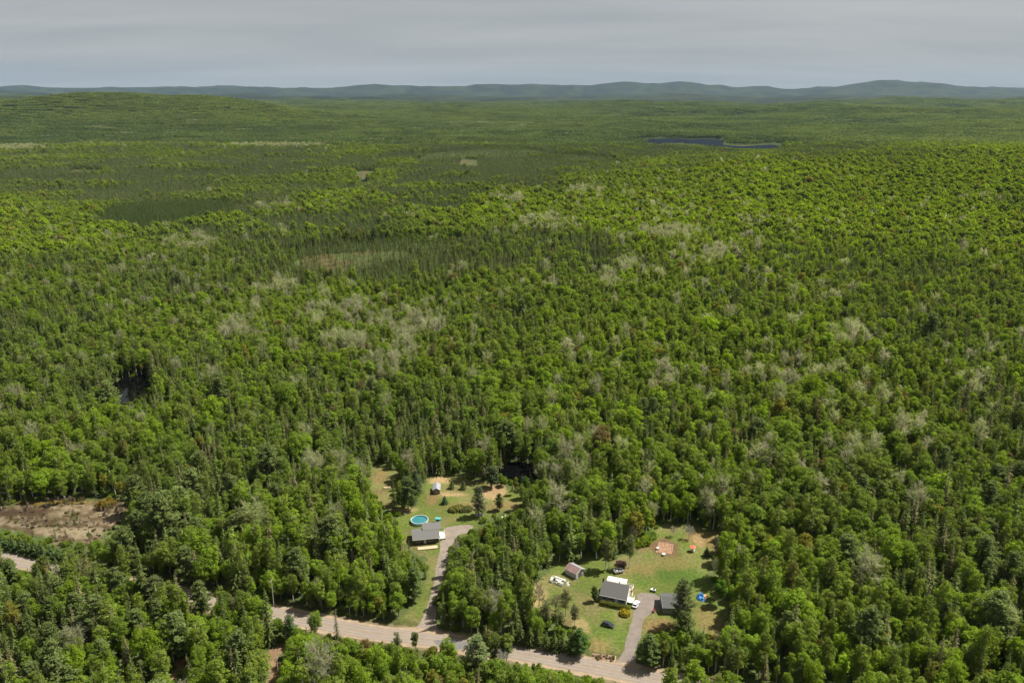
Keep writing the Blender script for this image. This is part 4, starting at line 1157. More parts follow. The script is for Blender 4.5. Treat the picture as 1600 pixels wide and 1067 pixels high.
for j in range(9):
    MB().box(1.4 + j * .86, 2.2 + j * .86, -4.3, -2.3, .1, .24 + .02 * (j % 2)).obj('deck_board', M_PALEWOOD, Cc_)
MB().box(1.0, 9.4, -4.52, -4.36, .0, .32).obj('deck_edging', M_WOOD, Cc_)

# --- round pool
pc = ground_at(655.5, 811.5, 1.2)
Pl = thing('swimming_pool', (pc.x, pc.y, 0), 0, 'round above-ground swimming pool with turquoise water on the lawn', 'pool')
def ring(r0, r1, z0, z1, seg=40):
    mb = MB(); vs = []
    for k in range(seg):
        a = 2 * math.pi * k / seg; c, s = math.cos(a), math.sin(a)
        vs += [(r0 * c, r0 * s, z0), (r1 * c, r1 * s, z0), (r1 * c, r1 * s, z1), (r0 * c, r0 * s, z1)]
    fs = []
    for k in range(seg):
        i, j = 4 * k, 4 * ((k + 1) % seg)
        for q in range(4): fs.append((i + q, j + q, j + (q + 1) % 4, i + (q + 1) % 4))
    return mb.add(vs, fs)
ring(3.45, 3.55, 0, 1.25).obj('pool_wall', plain('pool_wall_blue_white', (.42, .50, .52), .5, .1, 2), Pl)
ring(3.40, 3.64, 1.25, 1.33).obj('rim', plain('pool_rim', (.36, .42, .42), .5, .05, 2), Pl)
MB().tube([(0, 0, .05), (0, 0, .88)], 3.44, 40).obj('water', water_mat('pool_water', (.028, .135, .15), .05), Pl)
for k in range(14):
    a = 2 * math.pi * (k + .5) / 14
    MB().tube([(3.62 * math.cos(a), 3.62 * math.sin(a), 0), (3.62 * math.cos(a), 3.62 * math.sin(a), 1.24)], .06, 5).obj('upright', M_WHITE, Pl)
ld = MB()
for s in (-.28, .28): ld.tube([(3.3, s, .3), (3.75, s, 1.7), (4.3, s, 1.7), (4.75, s, 0)], .035, 5)
for j in range(4): ld.box(4.33 + j * .11, 4.45 + j * .11, -.28, .28, 1.15 - j * .32, 1.19 - j * .32)
lo = ld.obj('ladder', M_STEEL, Pl); lo.rotation_euler = (0, 0, math.radians(-50)); lo.location = (-.26, .3, 0)

# --- sheds
p = ground_at(682, 772)
Sh = thing('shed', (p.x - 1.5, p.y, 0), math.radians(3), 'narrow grey metal-roofed shed on sandy ground behind the pool', 'shed')
MB().prism([(0, 0), (3.0, 0), (3.0, 2.1), (1.5, 2.9), (0, 2.1)], 0, 5.4, 'y').obj('wall', plain('weathered_plank_wall', (.16, .12, .10), .9, .3, 3), Sh)
gable_roof(Sh, -.25, 3.25, -.3, 5.7, 1.97, 2.95, M_GREYMETAL, 'y', .08)
sd = MB().box(.9, 2.1, -.05, 0, .02, 1.9).obj('door', M_WOOD, Sh); MB().box(1.9, 1.98, -.1, -.05, .9, 1.05).obj('handle', M_STEEL, sd)
for x in (-.26, 3.18): MB().box(x, x + .08, -.3, 5.7, 1.9, 2.02).obj('trim', M_PALEWOOD, Sh)

rb = ground_at(889, 878.5, 3.5); rfm = ground_at(907.5, 888, 3.5)
ang = math.atan2(rfm.y - rb.y, rfm.x - rb.x); LR = (rfm - rb).length
Rs = thing('shed', (rb.x, rb.y, 0), ang, 'small shed with faded red-brown roof left of the white house', 'shed')
MB().prism([(-2.3, 0), (2.3, 0), (2.3, 2.2), (0, 3.4), (-2.3, 2.2)], .2, LR - .2, 'x').obj('wall', plain('pale_grey_boards', (.36, .36, .36), .8, .15, 3), Rs)
for s, m_ in ((-1, M_REDROOF), (1, M_GREYMETAL)):
    y0, y1 = (-2.7, 0) if s < 0 else (0, 2.7); z0, z1 = (2.02, 3.45) if s < 0 else (3.45, 2.02)
    MB().prism([(y0, z0), (y1, z1), (y1, z1 + .1), (y0, z0 + .1)], 0, LR, 'x').obj('roof', m_, Rs)
    MB().prism([(y0, z0 - .12), (y1, z1 - .12), (y1, z1 + .14), (y0, z0 + .14)], LR, LR + .08, 'x').obj('fascia', M_WHITE, Rs)
MB().box(LR - .2, LR - .15, -1.0, .9, .02, 2.0).obj('door', M_DARKWOOD, Rs)

# --- collapsed greenhouse
g0 = ground_at(872, 909)
Gh = thing('greenhouse', (g0.x, g0.y, 0), math.radians(-32), 'collapsed greenhouse of torn white plastic left of the white house', 'greenhouse')
rgh = np.random.default_rng(8)
for k in range(6):
    x = -2.6 + k * 1.05; hgt = 1.7 - .12 * abs(k - 2) + .1 * rgh.normal()
    pts = [(x + .08 * rgh.normal(), 2.0 * math.cos(a), hgt * math.sin(a)) for a in np.linspace(0, math.pi, 9)]
    MB().tube(pts, .06, 5).obj('hoop', M_WHITE, Gh)
for k in range(5):
    x0, x1 = -2.6 + k * 1.05, -2.6 + (k + 1) * 1.05
    angs = np.linspace(.05, math.pi - .05, 10); mb = MB(); vs = []
    for a in angs:
        for x in (x0 + .03, x1 - .03):
            sag = .12 * rgh.random(); vs.append((x, (2.03 - sag) * math.cos(a), (1.6 - sag) * math.sin(a)))
    fs = [(2 * i, 2 * i + 1, 2 * i + 3, 2 * i + 2) for i in range(9) if rgh.random() < .62]
    mb.add(vs, fs).obj('plastic_sheet', plain('torn_plastic.%d' % k, (.52, .54, .50), .5, .2, 1.5), Gh)
MB().tube([(-2.6, 0, 1.68), (2.65, 0, 1.6)], .05, 5).obj('ridge_pole', M_WHITE, Gh)
for (x, y, r) in ((3.6, 1.0, .9), (4.3, .2, .6)):
    MB().tube([(x, y - r, .05), (x, y - r * .5, r * .8), (x, y + r * .5, r * .8), (x, y + r, .05)], .07, 5).obj('hoop', M_WHITE, Gh)
    mb = MB(); mb.add([(x - .5, y - r, .05), (x - .5, y, r * .9), (x - .5, y + r, .05), (x + .5, y - r * .9, .1), (x + .4, y, r * .95), (x + .5, y + r, .05)], [(0, 1, 4, 3), (1, 2, 5, 4)])
    mb.obj('plastic_sheet', plain('torn_plastic_flap', (.55, .56, .50), .5, .2, 1.5), Gh)

# --- cars
def car(loc, rz, paint, label, Lc=4.3, Wc=1.75, Hc=1.48, hatch=True):
    c = thing('car', loc, rz, label, 'car', 'cars parked at the white house')
    h = Lc / 2; w = Wc / 2
    secs = [(-h, .52, .78, .80), (-h + .12, .34, .86, .92), (-h * .55, .26, .92, 1.0), (0, .24, .94, 1.0), (h * .42, .24, .95, 1.0), (h * .8, .28, .84, .97), (h - .08, .34, .70, .88), (h, .45, .62, .74)]
    vs = []; fs = []
    for x, zb, zt, wf in secs:
        ww = w * wf
        vs += [(x, -ww * .92, zb), (x, -ww, (zb + zt) * .48), (x, -ww * .95, zt - .05), (x, -ww * .8, zt), (x, ww * .8, zt), (x, ww * .95, zt - .05), (x, ww, (zb + zt) * .48), (x, ww * .92, zb)]
    for i in range(len(secs) - 1):
        for k in range(8): fs.append((i * 8 + k, i * 8 + (k + 1) % 8, (i + 1) * 8 + (k + 1) % 8, (i + 1) * 8 + k))
    fs += [tuple(range(8)), tuple(range((len(secs) - 1) * 8 + 7, (len(secs) - 1) * 8 - 1, -1))]
    MB().add(vs, fs).obj('body', paint, c, smooth=False)
    r0, r1 = (-h + .25, h * .42) ; t0, t1 = (-h + .65, h * .12)
    cab = [(r0, -w * .88, .90), (r1, -w * .88, .92), (r1, w * .88, .92), (r0, w * .88, .90), (t0, -w * .70, Hc - .03), (t1, -w * .70, Hc), (t1, w * .70, Hc), (t0, w * .70, Hc - .03)]
    MB().add(cab, [(0, 1, 5, 4), (2, 3, 7, 6)]).obj('side_window', M_GLASS, c)
    MB().add(cab, [(1, 2, 6, 5)]).obj('windscreen', M_GLASS, c)
    MB().add(cab, [(3, 0, 4, 7)]).obj('rear_window', M_GLASS, c)
    rm = MB(); rm.box(t0 - .04, t1 + .03, -w * .72, w * .72, Hc - .01, Hc + .035)
    for s in (-1, 1):
        rm.tube([(r1, s * w * .89, .9), (t1, s * w * .71, Hc)], .045, 4); rm.tube([(r0, s * w * .89, .9), (t0, s * w * .71, Hc)], .06, 4)
        rm.tube([(-.15, s * w * .9, .9), (-.2, s * w * .72, Hc)], .035, 4)
    rm.obj('roof', paint, c)
    for x in (-h * .62, h * .62):
        for s in (-1, 1):
            o = MB().tube([(x, s * (w - .2), .32), (x, s * (w + .01), .32)], .32, 14).obj('wheel', M_TYRE, c)
            MB().tube([(x, s * (w + .0), .32), (x, s * (w + .02), .32)], .19, 10).obj('rim', M_STEEL, o)
    for s in (-1, 1):
        MB().box(h - .12, h + .01, s * w * .62 - .18, s * w * .62 + .18, .56, .68).obj('headlight', M_STEEL, c)
        MB().box(-h - .01, -h + .1, s * w * .66 - .14, s * w * .66 + .14, .64, .80).obj('tail_light', plain('red_lens', (.25, .01, .01), .3, .05), c)
        MB().box(r1 - .15, r1 + .05, s * (w + .1) - .09, s * (w + .1) + .09, .92, 1.06).obj('mirror', paint, c)
    return c
PAINT_W = plain('white_car_paint', (.70, .71, .72), .25, .02, 1)
PAINT_B = plain('dark_car_paint', (.018, .020, .024), .2, .05, 1)
for pm in (PAINT_W, PAINT_B): pm.node_tree.nodes['Principled BSDF'].inputs['Coat Weight'].default_value = .6
a = ground_at(990.5, 951); c_ = ground_at(997, 940.5)
car(((a.x + c_.x) / 2, (a.y + c_.y) / 2, .03), math.atan2(c_.y - a.y, c_.x - a.x), PAINT_W, 'small white car parked on the driveway beside the white house')
a = ground_at(941.5, 975.5); c_ = ground_at(958.5, 980)
car(((a.x + c_.x) / 2, (a.y + c_.y) / 2, .0), math.atan2(c_.y - a.y, c_.x - a.x), PAINT_B, 'black car parked on the lawn in front of the white house')

# --- white quad bike, red wheelbarrow, blue tarp, red parasol and other yard things
p = ground_at(1020.5, 923.5)
q = thing('quad_bike', (p.x, p.y, 0), math.radians(160), 'small white utility vehicle with dark wheels behind the garage corner', 'vehicle')
MB().prism([(-.9, .45), (.9, .45), (.95, .75), (.5, .95), (-.2, .8), (-.9, .9)], -.42, .42, 'y').obj('body', PAINT_W, q)
MB().box(-.65, .1, -.2, .2, .9, 1.05).obj('seat', M_TYRE, q)
MB().tube([(.45, -.45, 1.2), (.4, 0, 1.1), (.45, .45, 1.2)], .04, 5).obj('handlebar', M_STEEL, q)
for x in (-.65, .65):
    for s in (-.5, .5): MB().tube([(x, s - .14, .3), (x, s + .14, .3)], .3, 12).obj('wheel', M_TYRE, q)
p = ground_at(1022, 955.5)
q = thing('wheelbarrow', (p.x, p.y, 0), math.radians(70), 'small dark red wheelbarrow at the edge of the driveway below the garage', 'wheelbarrow')
M_RED = plain('dark_red_paint', (.22, .03, .03), .5, .15, 3)
MB().add([(-.35, -.25, .45), (.35, -.25, .45), (.35, .25, .45), (-.35, .25, .45), (-.6, -.45, .85), (.65, -.45, .85), (.65, .45, .85), (-.6, .45, .85)], [(0, 1, 2, 3), (0, 1, 5, 4), (1, 2, 6, 5), (2, 3, 7, 6), (3, 0, 4, 7)]).obj('tray', M_RED, q)
MB().tube([(.75, -.06, .22), (.75, .06, .22)], .22, 12).obj('wheel', M_TYRE, q)
for s in (-.28, .28):
    MB().tube([(.8, s * .3, .25), (0, s, .45), (-1.2, s * 1.1, .7)], .035, 5).obj('handle', M_WOOD, q)
    MB().tube([(-.3, s, .45), (-.4, s, 0)], .03, 5).obj('leg', M_STEEL, q)
def heap(name, loc, rx, ry, h, mat, label, cat, seed=1):
    rg = np.random.default_rng(seed); seg, rings = 18, 6; mb = MB(); vs = [(0, 0, h)]
    for i in range(1, rings + 1):
        t = i / rings
        for k in range(seg):
            aa = 2 * math.pi * k / seg; rr_ = t * (1 + .12 * rg.normal())
            vs.append((rx * rr_ * math.cos(aa), ry * rr_ * math.sin(aa), max(0, h * (1 - t ** 2.2) * (1 + .22 * rg.normal())) if i < rings else 0.0))
    fs = [(0, 1 + k, 1 + (k + 1) % seg) for k in range(seg)]
    for i in range(rings - 1):
        for k in range(seg):
            fs.append((1 + i * seg + k, 1 + (i + 1) * seg + k, 1 + (i + 1) * seg + (k + 1) % seg, 1 + i * seg + (k + 1) % seg))
    return tag(mb.add(vs, fs).obj(name, mat, None, loc), label, cat)
p = ground_at(1095, 934); heap('tarpaulin', (p.x, p.y, 0), 1.6, 2.0, 1.7, plain('blue_tarpaulin', (.06, .22, .50), .45, .2, 2), 'crumpled blue tarpaulin over a heap right of the tall pine', 'tarpaulin', 2)
def log_stack(loc, rz, rows, n, ln, r, label, mat):
    e = thing('woodpile', loc, rz, label, 'woodpile')
    me = MB().tube([(0, 0, 0), (ln, 0, 0)], r, 7).mesh('log', mat)
    for j in range(rows):
        for k in range(n - j):
            link('log', me, e, (.15 * random.random(), (k + j * .5) * r * 2.02, r + j * r * 1.75), 0)
p = ground_at(1101, 936); log_stack((p.x, p.y, 0), math.radians(25), 3, 6, 1.4, .17, 'small stack of orange-brown logs beside the blue tarpaulin', plain('cut_logs', (.42, .22, .10), .9, .3, 4))
p = ground_at(742, 806); log_stack((p.x, p.y, 0), math.radians(-30), 3, 7, 2.6, .18, 'stack of pale grey logs at the foot of the grey pine by the pool house', plain('grey_logs', (.30, .27, .23), .9, .3, 4))
p = ground_at(1082, 861)
q = thing('parasol', (p.x, p.y, 0), 0, 'small red parasol over a white table at the right of the back lawn', 'parasol')
MB().tube([(0, 0, 0), (0, 0, 2.3)], .04, 6).obj('pole', M_WHITE, q)
k = 10; MB().add([(0, 0, 2.45)] + [(1.25 * math.cos(2 * math.pi * j / k), 1.25 * math.sin(2 * math.pi * j / k), 1.95) for j in range(k)], [(0, 1 + j, 1 + (j + 1) % k) for j in range(k)]).obj('canopy', plain('red_cloth', (.55, .09, .06), .8, .1, 3), q)
MB().tube([(0, -.4, .68), (0, -.4, .74)], .75, 14).obj('table_top', M_WHITE, q)
MB().tube([(0, 0, 0), (0, 0, .1)], .35, 10).obj('base', M_CONCRETE, q)
for (a, c, lb) in ((1027.8, 858, 'white tub at the upper left corner of the garden plot'), (1037, 867.5, 'white tub at the lower edge of the garden plot')):
    p = ground_at(a, c)
    q = thing('tub', (p.x, p.y, 0), 0, lb, 'tub', 'white tubs by the garden plot')
    MB().tube([(0, 0, 0), (0, 0, .7)], [.5, .62], 12).obj('body', M_WHITE, q); ring(.58, .68, .7, .78, 14).obj('rim', M_WHITE, q)
gp = [ground_at(*w_) for w_ in ((1030, 846), (1052, 850), (1049, 866), (1025, 863))]
q = thing('garden_plot', (0, 0, 0), 0, 'bare brown garden plot edged with boards on the back lawn', 'garden')
sheet_o = MB().add([(v.x, v.y, .06) for v in gp], [(0, 1, 2, 3)]).obj('soil', plain('tilled_soil', (.20, .115, .065), .95, .35, 1.2, bump=.8), q)
for i in range(4):
    a, c = gp[i], gp[(i + 1) % 4]; MB().tube([a + Vector((0, 0, .1)), c + Vector((0, 0, .1))], .12, 4).obj('edging_board', M_WOOD, q)
for j in range(9):
    u, w_ = random.random(), random.random(); b_ = gp[0].lerp(gp[1], u).lerp(gp[3].lerp(gp[2], u), w_)
    MB().tube([b_, b_ + Vector((random.gauss(0, .2), random.gauss(0, .2), 1.2 + random.random()))], .05, 5).obj('stake', M_WOOD, q)
p = ground_at(966, 894)
q = thing('trailer', (p.x, p.y, 0), math.radians(18), 'open white trailer loaded with grey scrap behind the white house', 'trailer')
MB().box(-1.7, 1.7, -1.1, 1.1, .5, .62).obj('bed', M_GREYMETAL, q)
for (x0, x1, y0, y1) in ((-1.7, 1.7, -1.1, -1.02), (-1.7, 1.7, 1.02, 1.1), (-1.7, -1.62, -1.02, 1.02), (1.62, 1.7, -1.02, 1.02)):
    MB().box(x0, x1, y0, y1, .62, 1.15).obj('side_board', M_WHITE, q)
for s in (-1.2, 1.2): MB().tube([(0, s - .1, .36), (0, s + .1, .36)], .36, 12).obj('wheel', M_TYRE, q)
MB().tube([(1.7, 0, .52), (3.0, 0, .45)], .06, 5).obj('drawbar', M_STEEL, q)
for j in range(8):
    x, y = random.uniform(-1.3, 1.3), random.uniform(-.7, .7)
    o = MB().box(-.35, .35, -.25, .25, 0, .4 + .4 * random.random()).obj('scrap', [M_GREYMETAL, M_WHITE, M_SLATE, M_CONCRETE][j % 4], q, (x, y, .63), random.random() * 3)
p = ground_at(684.5, 816)
q = thing('garden_swing', (p.x, p.y, 0), math.radians(-10), 'teal garden swing seat behind the pool house', 'swing')
M_TEAL = plain('teal_fabric', (.05, .28, .27), .7, .15, 3)
for s in (-1.0, 1.0):
    MB().tube([(s, -.7, 0), (s, 0, 2.0), (s, .7, 0)], .05, 5).obj('frame', M_STEEL, q)
MB().prism([(-.7, 1.9), (.7, 2.0), (.7, 2.06), (-.7, 1.96)], -1.15, 1.15, 'x').obj('canopy', M_TEAL, q)
MB().box(-.85, .85, -.3, .25, .5, .62).obj('seat', M_TEAL, q); MB().prism([(.22, .6), (.32, .6), (.5, 1.2), (.4, 1.2)], -.85, .85, 'x').obj('backrest', M_TEAL, q)
p = ground_at(605, 763)
q = thing('picnic_table', (p.x, p.y, 0), math.radians(8), 'pale wooden picnic table in the gap left of the pool lawn', 'table')
MB().box(-1.6, 1.6, -.4, .4, .7, .78).obj('table_top', M_PALEWOOD, q)
for s in (-.85, .85): MB().box(-1.6, 1.6, s - .15, s + .15, .42, .48).obj('bench', M_PALEWOOD, q)
for s in (-1.1, 1.1):
    MB().tube([(s, -.8, 0), (s, -.25, .7)], .05, 4).obj('leg', M_WOOD, q); MB().tube([(s, .8, 0), (s, .25, .7)], .05, 4).obj('leg', M_WOOD, q)
    MB().box(s - .04, s + .04, -.9, .9, .34, .42).obj('crossbar', M_WOOD, q)
p = ground_at(786, 811)
q = thing('tank', (p.x, p.y, 0), math.radians(65), 'white cylindrical tank among the trees right of the pool house drive', 'tank')
MB().tube([(-1.6, 0, .9), (-1.5, 0, .9), (1.5, 0, .9), (1.6, 0, .9)], [.35, .6, .6, .35], 14).obj('body', M_WHITE, q)
for s in (-1, 1): MB().box(s - .1, s + .1, -.5, .5, 0, .45).obj('foot', M_CONCRETE, q)
MB().tube([(0, 0, 1.45), (0, 0, 1.7)], .15, 8).obj('cap', M_STEEL, q)

# --- flower bed by the road
fb_ = [ground_at(*w_) for w_ in ((926, 1021), (962, 1025), (960, 1034), (926, 1029))]
q = thing('flower_bed', (0, 0, 0), 0, 'long flower bed with wooden edging between lawn and road', 'flower bed')
MB().add([(v.x, v.y, .07) for v in fb_], [(0, 1, 2, 3)]).obj('soil', plain('bed_soil', (.15, .10, .06), .95, .3, 1.5), q)
for i in range(4):
    a, c = fb_[i], fb_[(i + 1) % 4]; MB().tube([a + Vector((0, 0, .1)), c + Vector((0, 0, .1))], .13, 4).obj('edging_board', M_PALEWOOD, q)
for j in range(26):
    u, w_ = random.random(), random.random(); b_ = fb_[0].lerp(fb_[1], u).lerp(fb_[3].lerp(fb_[2], u), w_)
    o = link('plant', NEAR['shrub'][j % 3].crown, q, (b_.x, b_.y, 0.05), random.random() * 6); s = .22 + .25 * random.random(); o.scale = (s, s, s * 1.2)
    o['tint'] = random.choice([(.30, .17, .13), (.12, .17, .05), (.25, .22, .12), (.10, .14, .04), (.35, .25, .2)])

# --- utility poles
for (a, c, h_, lb) in ((428, 947, 11.0, 'tall wooden utility pole behind the road left of the pool house drive'), (435, 1056, 7.0, 'short pale utility pole beside the dirt track at the bottom')):
    p = ground_at(a, c)
    q = thing('utility_pole', (p.x, p.y, 0), math.radians(80), lb, 'pole', 'utility poles')
    MB().tube([(0, 0, 0), (0, 0, h_)], [.16, .11], 8).obj('pole', plain('pole_wood', (.36, .31, .26), .9, .2, 3), q)
    MB().box(-1.1, 1.1, -.06, .06, h_ - .9, h_ - .76).obj('crossarm', M_WOOD, q)
    for s in (-1, 0, 1): MB().tube([(s, 0, h_ - .76), (s, 0, h_ - .55)], .06, 6).obj('insulator', M_STEEL, q)

# --- hedge and single garden trees
p0 = ground_at(938, 943.5); p1 = ground_at(984, 953)
def hedge(a, c, wd, h, label):
    rg = np.random.default_rng(4); d = np.array((c - a)[:2]); ln = np.linalg.norm(d); k = 1500
    u = rg.random(k) * ln; face = rg.random(k)
    y = np.where(face < .45, (rg.random(k) - .5) * wd, np.where(face < .75, -wd / 2, wd / 2)); z = np.where(face < .45, h, rg.random(k) * h)
    nr = np.stack([rg.normal(0, .4, k), np.where(face < .45, 0, np.where(face < .75, -1, 1)) + rg.normal(0, .4, k), np.where(face < .45, 1, .35) + rg.normal(0, .3, k)], 1)
    cen = np.stack([u, y, z], 1) + rg.normal(size=(k, 3)) * .12; cen[:, 2] = np.clip(cen[:, 2], .03, None)
    v, f = leaf_quads(cen, nr, .34, rg)
    me = np_mesh('hedge_leaves', v, f, [M_LEAF], cols=shade_cols(rg, k))
    e = thing('hedge', (a.x, a.y, 0), math.atan2(d[1], d[0]), label, 'hedge')
    o = link('foliage', me, e); o['tint'] = (.135, .150, .035)
    st = MB()
    for j in range(10): st.tube([((j + .5) * ln / 10, 0, 0), ((j + .5) * ln / 10, .05, h * .8)], [.05, .02], 4)
    st.obj('stem', M_BARK, e)
hedge(p0, p1, 1.5, 1.3, 'long clipped green hedge along the front of the white house')

